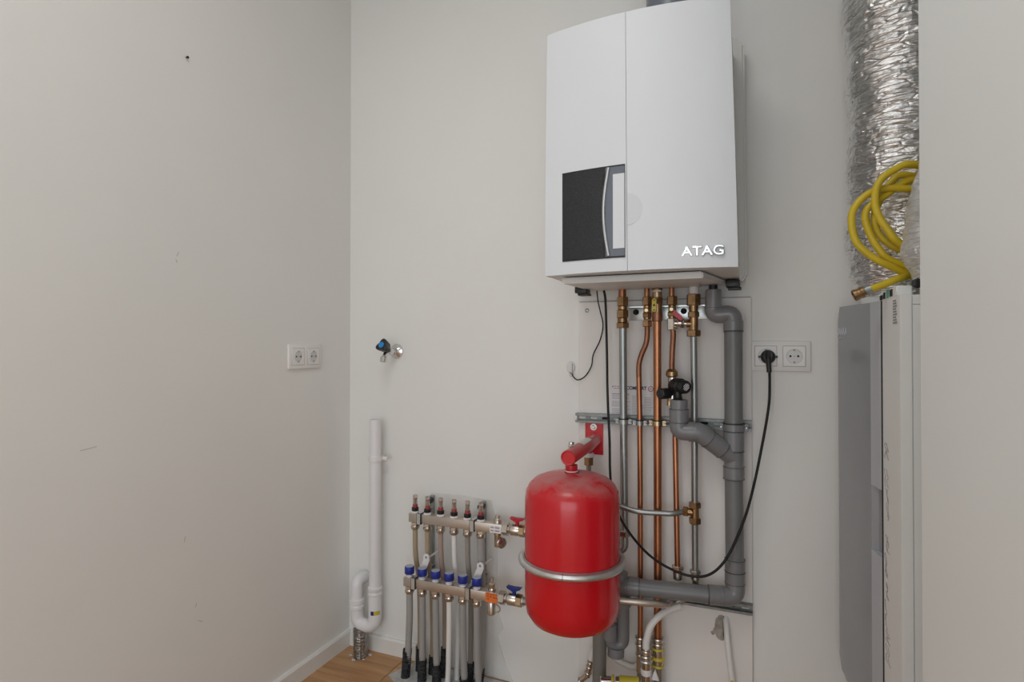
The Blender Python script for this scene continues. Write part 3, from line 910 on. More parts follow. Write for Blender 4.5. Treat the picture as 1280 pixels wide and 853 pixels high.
# lower elbow and the long run to the trap
sleeve(dr, -0.0405, DY, 0.487, 0.522, 0.0262, 'pvc2', 'socket', 0.002)
sleeve(dr, -0.0405, DY, 0.455, 0.488, 0.0266, 'pvc2', 'socket', 0.002)
pv(rounded([(-0.0405, DY, 0.462), (-0.0405, DY - 0.004, 0.420), (-0.085, 1.672, 0.4205)], 0.034), 0.0258, 'pvc2', 'elbow')
pv([(-0.068, 1.678, 0.4205), (-0.108, 1.668, 0.421)], 0.0262, 'pvc2', 'socket')
pv([(-0.10, 1.670, 0.421), (-0.30, 1.640, 0.422)])
pv([(-0.292, 1.641, 0.422), (-0.330, 1.637, 0.422)], 0.0262, 'pvc2', 'socket')
pv(rounded([(-0.320, 1.638, 0.422), (-0.347, 1.638, 0.422), (-0.340, 1.655, 0.36)], 0.03), 0.0250, 'pvc2', 'elbow')
pv([(-0.343, 1.640, 0.440), (-0.343, 1.640, 0.458)], 0.0200, 'pvc2', 'cleaning_cap')
tr = rounded([(-0.340, 1.657, 0.375), (-0.340, 1.657, 0.252), (-0.357, 1.650, 0.240), (-0.375, 1.644, 0.252), (-0.377, 1.642, 0.345), (-0.392, 1.640, 0.372), (-0.404, 1.638, 0.34)], 0.03)
pv(tr, 0.0178, 'pvc', 'trap')
pv([(-0.359, 1.648, 0.214), (-0.358, 1.648, 0.240)], 0.0235, 'pvc2', 'trap_cap')
sleeve(dr, -0.3755, 1.643, 0.262, 0.305, 0.0215, 'pvc2', 'socket', 0.002)
pv([(-0.404, 1.638, 0.355), (-0.404, 1.632, 0.0)], 0.0195, 'pvcold', 'floor_pipe')

# ------------------------------------------------------------------ fittings at the foot of the board
def press(parent, p0, p1, r, bands, m='nickel'):
    """press coupling with bead rings"""
    p0, p1 = Vector(p0), Vector(p1)
    bm = B(); cyl(bm, p0, p1, r, 18, 0.001); o = obj('press_fitting', bm, m, parent)
    for f, rr, mm in bands:
        bm = B(); torus(bm, p0.lerp(p1, f), p1 - p0, r, rr, 22, 8); obj('bead_ring', bm, mm, o)
    return o
press(p2, (-0.2965, PY, 0.160), (-0.2965, PY, 0.262), 0.0125, ((0.97, 0.003, 'nickel'), (0.78, 0.003, 'nickel'), (0.5, 0.0025, 'nickel')))
press(p3, (-0.2468, PY, 0.185), (-0.2468, PY, 0.268), 0.0150, ((0.97, 0.0035, 'nickel'), (0.80, 0.0035, 'nickel'), (0.62, 0.003, 'yellow'), (0.30, 0.005, 'yellow'), (0.04, 0.0035, 'yellow')))
vtube('steel', p3, [(-0.2468, PY, 0.19), (-0.2468, PY + 0.01, 0.0)], 0.0125, 'floor_tail')
vtube('steel', p2, [(-0.2965, PY, 0.165), (-0.2965, PY + 0.01, 0.0)], 0.0105, 'floor_tail')

wp = thing('plastic_pipe', 'white plastic pipe bending down from the lower rail into a ringed fitting', 'pipe', (-0.275, 1.655, 0.0))
vtube('pex', wp, spline([(-0.186, 1.70, 0.362), (-0.208, 1.690, 0.356), (-0.240, 1.666, 0.340), (-0.262, 1.655, 0.312), (-0.273, 1.652, 0.270), (-0.274, 1.652, 0.245)], 6), 0.0098)
press(wp, (-0.274, 1.652, 0.135), (-0.274, 1.652, 0.250), 0.0135, ((0.95, 0.002, 'chrome'), (0.82, 0.004, 'nickel'), (0.70, 0.0045, 'zincplate')))
sleeve(wp, -0.274, 1.652, 0.176, 0.193, 0.0150, 'paper', 'white_band')
part('bead_ring', 'zincplate', wp, torus, (-0.274, 1.652, 0.150), (0, 0, 1), 0.0135, 0.0045, 22, 8)
vtube('steel', wp, [(-0.274, 1.652, 0.14), (-0.274, 1.655, 0.0)], 0.011, 'floor_tail')
yf = thing('yellow_fitting', 'yellow cased horizontal coupling at the foot of the pipes', 'fitting', (-0.335, 1.60, 0.0))
YZ = 0.172
bm = B(); cyl(bm, (-0.3370, 1.5890, YZ), (-0.2854, 1.6020, YZ), 0.0195, 20, 0.002); obj('yellow_casing', bm, 'yellow', yf)
bm = B(); cyl(bm, (-0.3467, 1.5870, YZ), (-0.3360, 1.5890, YZ), 0.0165, 18, 0.001); obj('chrome_collar', bm, 'chrome', yf)
bm = B(); torus(bm, (-0.3536, 1.5850, YZ), (1, 0.2, 0), 0.0165, 0.004, 22, 8); obj('bead_ring', bm, 'yellow', yf)
bm = B(); cyl(bm, (-0.3877, 1.5770, YZ), (-0.3526, 1.5860, YZ), 0.0150, 18, 0.003); obj('chrome_end', bm, 'chrome', yf)
bm = B(); lathe(bm, (-0.3117, 1.5950, YZ - 0.018), (0, 0, -1), [(0.011, 0), (0.011, YZ - 0.018)], 16); obj('floor_tail', bm, 'steel', yf)
bm = B(); prism(bm, [(-0.262, YZ - 0.012), (-0.240, YZ - 0.012), (-0.251, YZ + 0.018)], 1.660, 1.668); tag(obj('warning_tag', bm, 'paper', smooth=False, loc=(-0.2445, 1.6210, YZ)), 'small white triangular tag beside the ringed fittings near the floor', 'tag')

wh = thing('drain_hose', 'white hose sagging from the grey trap to the ringed fittings', 'hose', (-0.36, 1.70, 0.19))
vtube('pex', wh, spline([(-0.405, 1.715, 0.225), (-0.398, 1.715, 0.185), (-0.378, 1.715, 0.170), (-0.350, 1.712, 0.160), (-0.325, 1.710, 0.156), (-0.308, 1.708, 0.166), (-0.299, 1.706, 0.190), (-0.298, 1.704, 0.215)], 6), 0.0080)
st = thing('hose_tail', 'short white hose with chrome ferrule left of the grey floor pipe', 'hose', (-0.45, 1.70, 0.0))
vtube('pex', st, spline([(-0.410, 1.70, 0.225), (-0.426, 1.70, 0.205), (-0.440, 1.70, 0.180), (-0.446, 1.70, 0.155)], 6), 0.0085)
press(st, (-0.445, 1.70, 0.158), (-0.458, 1.70, 0.105), 0.0092, ((0.15, 0.002, 'nickel'), (0.4, 0.0025, 'nickel'), (0.75, 0.0025, 'nickel')))
bm = B(); cyl(bm, (-0.458, 1.70, 0.108), (-0.478, 1.70, 0.090), 0.008, 14, 0.001); obj('elbow_outlet', bm, 'nickel', st)
bm = B(); torus(bm, (-0.479, 1.70, 0.089), (0.75, 0, 0.67), 0.008, 0.0025, 18, 6); obj('bead_ring', bm, 'nickel', st)
bm = B(); cyl(bm, (-0.476, 1.70, 0.092), (-0.482, 1.705, 0.0), 0.008, 14); obj('floor_tail', bm, 'steel', st)

# hole in the board with a white pipe coming out
ho = thing('wall_hole', 'rough round hole in the board below the right end of the lower rail', 'hole', (-0.077, BF, 0.30))
bm = B()
o_ = []
for k in range(26):
    a = 2 * PI * k / 26
    q = 1 + 0.10 * noise.noise(Vector((math.cos(a) * 2, math.sin(a) * 2, 3)))
    o_.append((-0.079 + 0.0175 * q * math.cos(a), 0.303 + 0.036 * q * math.sin(a)))
prism(bm, o_, BF - 0.0012, BF + 0.002)
obj('opening', bm, 'mud', ho, smooth=False)
bm = B(); prism(bm, [(-0.070, 0.272), (-0.066, 0.29), (-0.063, 0.325), (-0.072, 0.338), (-0.074, 0.32), (-0.074, 0.285)], BF - 0.0018, BF - 0.001); obj('dark_gap', bm, 'dark', ho, smooth=False)
bm = B(); prism(bm, [(-0.094, 0.283), (-0.103, 0.278), (-0.107, 0.287), (-0.101, 0.290), (-0.099, 0.300), (-0.092, 0.297)], BF - 0.0015, BF); obj('chip', bm, 'mud', ho, smooth=False)
hp = thing('plastic_pipe', 'white plastic pipe coming out of the round hole in the board', 'pipe', (-0.05, 1.72, 0.0))
vtube('pex', hp, spline([(-0.066, 1.752, 0.338), (-0.0645, 1.735, 0.315), (-0.061, 1.725, 0.27), (-0.053, 1.718, 0.20), (-0.043, 1.712, 0.12), (-0.036, 1.71, 0.0)], 6), 0.0080)
bm = B(); lathe(bm, (-0.0495, 1.7085, 0.176), (0.15, -1, 0.02), [(0.0035, 0), (0.0035, 0.001)], 12); bm.verts.ensure_lookup_table(); obj('yellow_mark', bm, 'yellow', hp)

# ------------------------------------------------------------------ paper sticker on the board
stk = thing('instruction_sticker', 'white instruction paper stuck on the board behind the copper pipes', 'sticker', (-0.33, BF, 0.94))
bm = B()
zt, zb, xa, xb = 0.991, 0.880, -0.398, -0.263
o_ = [(xa, zb), (xb, zb)] + [(xb - 0.02 + 0.02 * math.cos(a), zt - 0.02 + 0.02 * math.sin(a)) for a in [R(15 * k) for k in range(7)]] + [(xa + 0.02 - 0.02 * math.sin(a), zt - 0.02 + 0.02 * math.cos(a)) for a in [R(15 * k) for k in range(7)]]
prism(bm, o_, BF - 0.0008, BF)
obj('paper', bm, 'paper', stk, smooth=False)
ft = BF - 0.0012
text('lettering', 'COMFORT', 'ink', stk, (-0.3465, ft, 0.9745), 0.0140, (R(90), 0, 0), 0.0002, sx=0.90, bold=0.00045)
bm = B(); box(bm, -0.389, -0.3865, ft, ft + 0.0005, 0.976, 0.980); obj('mark', bm, 'ink', stk, smooth=False)
for k, (a, b2, zz) in enumerate(((-0.384, -0.376, 0.979), (-0.374, -0.362, 0.979), (-0.384, -0.376, 0.973), (-0.374, -0.362, 0.973))):
    bm = B(); box(bm, a, b2, ft, ft + 0.0005, zz - 0.0008, zz + 0.0008); obj('mark', bm, 'inkred', stk, smooth=False)
bm = B(); torus(bm, (-0.2735, ft, 0.9735), (0, 1, 0), 0.0072, 0.0010, 26, 6); obj('circle_mark', bm, 'inkred', stk)
text('circle_letter', 'c', 'inkred', stk, (-0.2735, ft, 0.9745), 0.0125, (R(90), 0, 0), 0.0002, align='CENTER')
rows_ = [0.956 - 0.0046 * k for k in range(16)]
for k, zz in enumerate(rows_):
    bm = B()
    if k == 0:
        box(bm, -0.390, -0.338, ft, ft + 0.0005, zz - 0.0011, zz + 0.0011)
    else:
        if k % 5 != 4:
            box(bm, -0.390, -0.334 - 0.012 * random.random(), ft, ft + 0.0005, zz - 0.0007, zz + 0.0007)
        box(bm, -0.329, -0.300 + 0.006 * random.random(), ft, ft + 0.0005, zz - 0.0007, zz + 0.0007)
        if k > 1:
            box(bm, -0.293, -0.268 - 0.008 * random.random(), ft, ft + 0.0005, zz - 0.0007, zz + 0.0007)
    obj('print_line', bm, 'inkgrey' if k == 0 else 'inkfade', stk, smooth=False)

# ------------------------------------------------------------------ cables
pc = thing('power_cable', 'thick black cable looping from the boiler round to the wall plug', 'cable', (0.035, D, 1.04))
pts = [(-0.402, 1.690, 1.2665), (-0.400, 1.700, 1.24), (-0.397, 1.700, 1.15), (-0.394, 1.695, 1.06), (-0.392, 1.690, 0.98), (-0.387, 1.680, 0.90), (-0.381, 1.670, 0.82), (-0.376, 1.655, 0.73),
       (-0.366, 1.645, 0.66), (-0.345, 1.642, 0.612), (-0.310, 1.645, 0.560), (-0.265, 1.652, 0.513), (-0.21, 1.656, 0.482), (-0.155, 1.652, 0.471), (-0.105, 1.648, 0.483), (-0.062, 1.650, 0.53), (-0.022, 1.665, 0.62),
       (0.004, 1.68, 0.71), (0.030, 1.695, 0.84), (0.046, 1.705, 0.94), (0.0485, 1.706, 1.00), (0.048, 1.705, 1.035)]
vtube('cable', pc, spline(pts, 7), 0.0036, 'cable', 10)
plx, plz = 0.0455, 1.0715
bm = B()
lathe(bm, (plx, D - 0.002, plz), (0, -1, 0), [(0.019, 0), (0.0192, 0.016), (0.017, 0.022), (0.012, 0.026)], 24)
plug = obj('plug', bm, 'black', pc)
bm = B(); tube(bm, rounded([(plx, D - 0.026, plz + 0.008), (plx, D - 0.045, plz - 0.005), (plx + 0.002, 1.706, 1.030)], 0.02), lambda t: 0.0105 - 0.0042 * t, 16); obj('strain_relief', bm, 'black', plug)
bm = B()
for s in (-1, 1):
    box(bm, plx + s * 0.0215 - 0.003, plx + s * 0.0215 + 0.003, D - 0.014, D - 0.006, plz - 0.003, plz + 0.003, 0.001, 1)
obj('grip_ears', bm, 'black', plug)

tcb = thing('sensor_cable', 'thin dark cable from the boiler to the small wall outlet', 'cable', (-0.52, D, 1.02))
pts = [(-0.424, 1.692, 1.2665), (-0.4245, 1.71, 1.235), (-0.420, 1.72, 1.205), (-0.414, 1.728, 1.165), (-0.424, 1.732, 1.12), (-0.446, 1.734, 1.075), (-0.452, 1.734, 1.04), (-0.472, 1.735, 1.008), (-0.496, 1.736, 0.996), (-0.511, 1.738, 1.006), (-0.516, 1.742, 1.014)]
vtube('cable', tcb, spline(pts, 7), 0.0019, 'cable', 8)
tel = thing('data_outlet', 'tiny white outlet at the end of the thin cable left of board', 'outlet', (-0.522, D, 1.03))
bm = B(); lathe(bm, (-0.523, D, 1.034), (0, -1, 0), [(0.0135, 0), (0.0135, 0.004), (0.011, 0.007)], 18)
for v in bm.verts:
    v.co.z = 1.034 + (v.co.z - 1.034) * 1.45
obj('cover', bm, 'boiler_side', tel)
bm = B(); box(bm, -0.518, -0.5155, D - 0.0085, D - 0.006, 1.014, 1.046); obj('slot', bm, 'inkgrey', tel, smooth=False)
bm = B(); tube(bm, [(-0.525, D - 0.006, 1.018), (-0.521, D - 0.012, 1.010), (-0.516, D - 0.012, 1.008)], 0.0035, 10); obj('connector', bm, 'chrome', tel)

# ------------------------------------------------------------------ double sockets
def double_socket(label, origin, ax, nrm, w, h, grp):
    """origin: centre on the wall; ax: along the wall, nrm: out of the wall"""
    o, ax, nrm = Vector(origin), Vector(ax), Vector(nrm)
    t = thing('double_socket', label, 'socket', origin, grp)
    up = Vector((0, 0, 1))
    mtx = Matrix((ax, nrm, up)).transposed().to_4x4()
    mtx.translation = o
    def put(name, m, parent, fn, *a, smooth=True, **k):
        bm = B(); fn(bm, *a, **k); bmesh.ops.transform(bm, matrix=mtx, verts=bm.verts)
        return obj(name, bm, m, parent, smooth=smooth)
    put('cover_frame', 'white', t, box, -w / 2, w / 2, 0, 0.008, -h / 2, h / 2, 0.002, 2)
    for s in (-1, 1):
        cx = s * w * 0.2345
        q = 0.0275
        ins = put('insert', 'white', t, lambda bm: box(bm, cx - q, cx + q, 0.006, 0.0095, -q, q, 0.001, 1))
        # dark joint round the insert
        def joint(bm):
            for a in ((cx - q - 0.001, cx + q + 0.001, -q - 0.0011, -q), (cx - q - 0.001, cx + q + 0.001, q, q + 0.0011), (cx - q - 0.0011, cx - q, -q, q), (cx + q, cx + q + 0.0011, -q, q)):
                box(bm, a[0], a[1], 0.006, 0.0084, a[2], a[3])
        put('joint', 'inkfade', t, joint, smooth=False)
        # recessed well: rim proud, cup sunk
        def well(bm):
            n = 32
            r0 = [bm.verts.new((cx + 0.0205 * math.cos(2 * PI * i / n), 0.0100, 0.0205 * math.sin(2 * PI * i / n))) for i in range(n)]
            r1 = [bm.verts.new((cx + 0.0195 * math.cos(2 * PI * i / n), 0.0112, 0.0195 * math.sin(2 * PI * i / n))) for i in range(n)]
            r2 = [bm.verts.new((cx + 0.0182 * math.cos(2 * PI * i / n), 0.0098, 0.0182 * math.sin(2 * PI * i / n))) for i in range(n)]
            skin(bm, r0, r1); skin(bm, r1, r2)
        put('well_rim', 'white', ins, well)
        put('well_floor', 'clear', ins, lambda bm: lathe(bm, (cx, 0.0094, 0), (0, 1, 0), [(0.0185, 0), (0.0182, 0.0006)], 28))
        for k in (-1, 1):
            put('pin_hole', 'dark', ins, lambda bm: lathe(bm, (cx + k * 0.0095, 0.0096, 0), (0, 1, 0), [(0.0030, 0), (0.0028, 0.0009)], 12))
            put('earth_clip', 'inkgrey', ins, lambda bm: box(bm, cx - 0.0022, cx + 0.0022, 0.0096, 0.0112, k * 0.0165 - 0.0026, k * 0.0165 + 0.0026))
        put('centre_screw', 'inkfade', ins, lambda bm: lathe(bm, (cx, 0.0096, 0), (0, 1, 0), [(0.002, 0), (0.0018, 0.0008)], 10))
    return t
double_socket('white double wall socket with the black plug, beside the boiler board', (0.0755, D, 1.0735), (1, 0, 0), (0, -1, 0), 0.152, 0.083, None)
double_socket('empty white double socket on the left wall', (LX, 1.515, 1.067), (0, -1, 0), (1, 0, 0), 0.152, 0.080, None)

# ------------------------------------------------------------------ red expansion vessel and its bracket
VX, VY = -0.436, 1.47
vb = thing('vessel_bracket', 'red steel wall bracket with round arm holding the red vessel', 'bracket', (-0.445, BF, 0.81))
part('wall_plate', 'red_plain', vb, box, -0.473, -0.417, BF - 0.005, BF - 0.0003, 0.768, 0.866, 0.001, 1)
bolt(vb, -0.446, BF - 0.005, 0.852, 0.0065, 'chrome')
pa, pb = Vector((-0.443, BF - 0.005, 0.812)), Vector((-0.440, 1.447, 0.809))
bm = B()
lathe(bm, pa, pb - pa, [(0.0205, 0), (0.0205, (pb - pa).length - 0.002), (0.019, (pb - pa).length), (0.0165, (pb - pa).length - 0.001), (0.0158, (pb - pa).length - 0.004)], 28)
arm = obj('arm', bm, 'dusty_red', vb)
bm = B()
u, w, d = frame_of(pb - pa)
for t0, t1 in ((0.30, 0.62),):
    rs = []
    for k in range(9):
        a = R(50 + 9 * k)
        e = Vector((math.cos(a), 0, math.sin(a)))
        rs.append((pa.lerp(pb, t0) + e * 0.0209, pa.lerp(pb, t1) + e * 0.0209))
    vs = [(bm.verts.new(a), bm.verts.new(b)) for a, b in rs]
    for k in range(8):
        bm.faces.new((vs[k][0], vs[k + 1][0], vs[k + 1][1], vs[k][1]))
obj('faded_label', bm, 'boiler_side', arm)
bm = B(); lathe(bm, (VX - 0.004, 1.478, 0.786), (0, 0, -1), [(0.0165, 0), (0.0165, 0.02), (0.0150, 0.024)], 20); obj('neck', bm, 'red_plain', vb)
bm = B(); lathe(bm, (VX - 0.004, 1.478, 0.771), (0, 0, -1), [(0.0175, 0), (0.0175, 0.004)], 20); obj('gasket', bm, 'paper', vb)
bm = B(); hexnut(bm, (-0.448, 1.505, 0.828), (-0.448, 1.505, 0.836), 0.0105); cyl(bm, (-0.448, 1.505, 0.836), (-0.448, 1.505, 0.842), 0.008, 14, 0.001); obj('vent_plug', bm, 'chrome', vb)
bm = B(); cyl(bm, (-0.450, 1.698, 0.80), (-0.452, 1.700, 0.768), 0.010, 14); obj('pipe_stub', bm, 'red_plain', vb)

ves = thing('expansion_vessel', 'glossy red expansion vessel with a galvanised band round its waist', 'vessel', (VX, VY, 0.365))
VR = 0.1245
prof = [(0.002, 0.0), (0.05, 0.002), (0.085, 0.009), (0.108, 0.022), (0.1205, 0.042), (VR, 0.07), (VR, 0.335), (0.1215, 0.356), (0.113, 0.372), (0.098, 0.386), (0.075, 0.3955), (0.045, 0.4015), (0.018, 0.403), (0.002, 0.4032)]
bm = B(); lathe(bm, (VX, VY, 0.365), (0, 0, 1), prof, 64)
body = obj('tank', bm, 'vessel', ves)
body.location = (0, 0, 0)
bm = B(); lathe(bm, (VX, VY, 0.365), (0, 0, 1), [(0.017, 0.401), (0.017, 0.404), (0.019, 0.404)], 20); obj('top_port', bm, 'red_plain', ves)
bm = B(); torus(bm, (VX, VY, 0.541), (0, 0, 1), VR + 0.0085, 0.0085, 72, 12, 1.0); bandr = obj('band', bm, 'bandzinc', ves)
bm = B(); torus(bm, (VX, VY, 0.541), (0, 0, 1), VR + 0.002, 0.006, 72, 8, 1.6); obj('band_flange', bm, 'steel', bandr)
ja = R(-83)
bm = B(); jc = Vector((VX + (VR + 0.0085) * math.cos(ja), VY + (VR + 0.0085) * math.sin(ja), 0.541)); jt = Vector((-math.sin(ja), math.cos(ja), 0))
torus(bm, jc, jt, 0.0086, 0.0006, 20, 5); obj('band_joint', bm, 'dark', bandr)

# ------------------------------------------------------------------ underfloor heating manifolds
def bar_manifold(label, x0, x1, yc, zc, hs):
    t = thing('manifold', label, 'manifold', ((x0 + x1) / 2, yc, zc))
    part('bar', 'nickel_dull', t, box, x0, x1, yc - hs, yc + hs, zc - hs, zc + hs, 0.002, 2)
    return t
UX = [-1.045, -0.997, -0.947, -0.897, -0.848, -0.800]
UY, UZ, HS = 1.675, 0.526, 0.0148
up = bar_manifold('upper steel manifold bar topped by six clear flow gauges', -1.062, -0.722, UY, UZ, HS)
for x in UX:
    g0 = UZ + HS
    bm = B(); lathe(bm, (x, UY, g0), (0, 0, 1), [(0.0135, 0), (0.0135, 0.004), (0.011, 0.006)], 6, 0.3); fm = obj('flow_gauge', bm, 'paper', up)
    bm = B(); lathe(bm, (x, UY, g0 + 0.006), (0, 0, 1), [(0.0110, 0), (0.0118, 0.002), (0.0118, 0.011), (0.009, 0.013)], 18); obj('lock_ring', bm, 'black', fm)
    bm = B(); lathe(bm, (x, UY, g0 + 0.019), (0, 0, 1), [(0.0090, 0), (0.0085, 0.009)], 16); obj('red_ring', bm, 'redrod', fm)
    bm = B(); lathe(bm, (x, UY, g0 + 0.027), (0, 0, 1), [(0.0078, 0), (0.0074, 0.022), (0.0080, 0.024), (0.0080, 0.030), (0.006, 0.032)], 16); obj('sight_glass', bm, 'glass', fm)
    bm = B(); cyl(bm, (x, UY, g0 + 0.020), (x, UY, g0 + 0.048), 0.0026, 8); cyl(bm, (x, UY, g0 + 0.044), (x, UY, g0 + 0.049), 0.005, 10); obj('float_rod', bm, 'brass', fm)
def pipe_nut(parent, x, y, z):
    """union nut with knurl under the bar"""
    bm = B(); hexnut(bm, (x, y, z), (x, y, z - 0.012), 0.0142); o = obj('union_nut', bm, 'nickel', parent)
    bm = B(); lathe(bm, (x, y, z - 0.012), (0, 0, -1), [(0.0125, 0), (0.0150, 0.003), (0.0150, 0.009), (0.0115, 0.014)], 12); obj('nut_collar', bm, 'nickel', o)
for x in UX:
    pipe_nut(up, x, UY, UZ - HS)
LXs = [-1.035, -0.987, -0.937, -0.888, -0.839, -0.790]
LY, LZ = 1.625, 0.332
lo = bar_manifold('lower steel manifold bar with six blue caps on top', -1.050, -0.712, LY, LZ, HS)
for x in LXs:
    g0 = LZ + HS
    bm = B(); lathe(bm, (x, LY, g0), (0, 0, 1), [(0.012, 0), (0.012, 0.003), (0.009, 0.004), (0.009, 0.009)], 16); stb = obj('valve_stub', bm, 'paper', lo)
    bm = B()
    n = 28
    prof = [(0.0145, 0.009), (0.0160, 0.010), (0.0160, 0.031), (0.0148, 0.033)]
    rs = []
    for r, h in prof:
        rs.append([bm.verts.new((x + (r - (0.0007 if i % 2 else 0)) * math.cos(2 * PI * i / n), LY + (r - (0.0007 if i % 2 else 0)) * math.sin(2 * PI * i / n), g0 + h)) for i in range(n)])
    for a, b in zip(rs, rs[1:]):
        skin(bm, a, b)
    bm.faces.new(list(reversed(rs[0]))); bm.faces.new(rs[-1])
    cp_ = obj('blue_cap', bm, 'bluecap', lo, ang=60)
    bm = B(); lathe(bm, (x, LY, g0 + 0.0331), (0, 0, 1), [(0.0140, 0), (0.0135, 0.0008)], 24); obj('cap_top', bm, 'bluecaptop', cp_)
for x in LXs:
    pipe_nut(lo, x, LY, LZ - HS)

def ball_valve(parent, x0, y, z, xe, grip, ye):
    """union nut, body and butterfly handle; runs to xe behind the vessel"""
    bm = B(); hexnut(bm, (x0, y, z), (x0 + 0.020, y, z), 0.0205); obj('union_nut', bm, 'nickel', parent)
    bm = B()
    lathe(bm, (x0 + 0.020, y, z), (1, 0, 0), [(0.0135, 0), (0.0135, 0.006), (0.0185, 0.010), (0.0185, 0.034), (0.0150, 0.040), (0.0150, 0.060)], 20)
    b_ = obj('valve_body', bm, 'nickel', parent)
    bm = B(); hexnut(bm, (x0 + 0.055, y, z), (x0 + 0.075, y, z), 0.0190); obj('brass_nut', bm, 'brass_pale', parent)
    hx, hz = x0 + 0.048, z + 0.030
    bm = B(); cyl(bm, (hx, y, z + 0.015), (hx, y, hz), 0.006, 12); obj('stem', bm, grip, b_)
    bm = B()
    o_ = [(-0.024, 0.008), (-0.021, 0.001), (-0.008, -0.002), (-0.006, -0.007), (0.006, -0.007), (0.008, -0.002), (0.021, 0.001), (0.024, 0.008), (0.012, 0.004), (0, 0.006), (-0.012, 0.004)]
    prism(bm, [(hx + a, hz + b + 0.002) for a, b in o_], y - 0.009, y + 0.009)
    bmesh.ops.bevel(bm, geom=list(bm.edges), offset=0.0015, segments=2, affect='EDGES')
    obj('butterfly_handle', bm, grip, b_)
    bm = B(); tube(bm, [(x0 + 0.07, y, z), (xe, ye, z)], 0.0110, 14); obj('outlet_pipe', bm, 'steel', parent)
ball_valve(up, -0.722, UY, UZ, -0.630, 'redgrip', UY)
ball_valve(lo, -0.712, LY, LZ, -0.60, 'bluegrip', LY)
# vents, drain cocks, labels
x = -0.741
bm = B(); lathe(bm, (x, UY, UZ + HS), (0, 0, 1), [(0.0125, 0), (0.0125, 0.006), (0.0115, 0.008), (0.0120, 0.012), (0.0085, 0.016), (0.0085, 0.024), (0.006, 0.026)], 18); obj('air_vent', bm, 'nickel_dull', up)
bm = B(); lathe(bm, (x, UY, UZ - HS), (0, 0, -1), [(0.0130, 0), (0.0130, 0.006), (0.0105, 0.008), (0.0105, 0.044), (0.008, 0.046)], 16); dc = obj('drain_cock', bm, 'brass_pale', up)
bm = B(); lathe(bm, (x + 0.006, UY - 0.004, UZ - HS - 0.026), (0.75, -0.66, 0), [(0.008, 0), (0.008, 0.012), (0.0165, 0.014), (0.0165, 0.022), (0.013, 0.024)], 20); obj('cap', bm, 'nickel', dc)
bm = B(); box(bm, -0.762, -0.724, UY - HS - 0.0008, UY - HS - 0.0001, UZ - 0.013, UZ + 0.010); lb = obj('white_label', bm, 'paper', up, smooth=False)
for k, (a, b) in enumerate(((-0.759, -0.748), (-0.744, -0.728))):
    for j, zz in enumerate((UZ + 0.004, UZ - 0.006)):
        bm = B(); box(bm, a, b, UY - HS - 0.0013, UY - HS - 0.0008, zz - 0.002, zz + 0.002); obj('print_line', bm, 'inkgrey', lb, smooth=False)
x = -0.738
bm = B(); lathe(bm, (x, LY, LZ + HS), (0, 0, 1), [(0.0125, 0), (0.0125, 0.006), (0.010, 0.009), (0.0105, 0.014), (0.0115, 0.018), (0.0115, 0.024), (0.005, 0.028), (0.005, 0.033), (0.007, 0.034), (0.007, 0.040)], 18); obj('air_vent', bm, 'nickel', lo)
bm = B(); lathe(bm, (x - 0.002, LY, LZ - HS), (0, 0, -1), [(0.0125, 0), (0.0125, 0.006), (0.0135, 0.008), (0.0135, 0.040), (0.011, 0.043)], 18); dc = obj('drain_cock', bm, 'nickel', lo)
bm = B(); torus(bm, (x + 0.014, LY, LZ - HS - 0.022), (0, 1, 0.2), 0.013, 0.0022, 24, 6); obj('cap_loop', bm, 'nickel_dull', dc)
bm = B(); box(bm, -0.754, -0.714, LY - HS - 0.0008, LY - HS - 0.0001, LZ - 0.0145, LZ + 0.0140); lb = obj('orange_label', bm, 'orange', lo, smooth=False)
for k in range(9):
    a = -0.749 + 0.0095 * (k % 4) + 0.002 * random.random(); zz = LZ + 0.008 - 0.008 * (k // 4) + 0.002 * random.random()
    bm = B(); tube(bm, [(a, LY - HS - 0.001, zz), (a + 0.003, LY - HS - 0.001, zz + 0.004), (a + 0.006, LY - HS - 0.001, zz - 0.001)], 0.0007, 5); obj('print_stroke', bm, 'ink', lb)

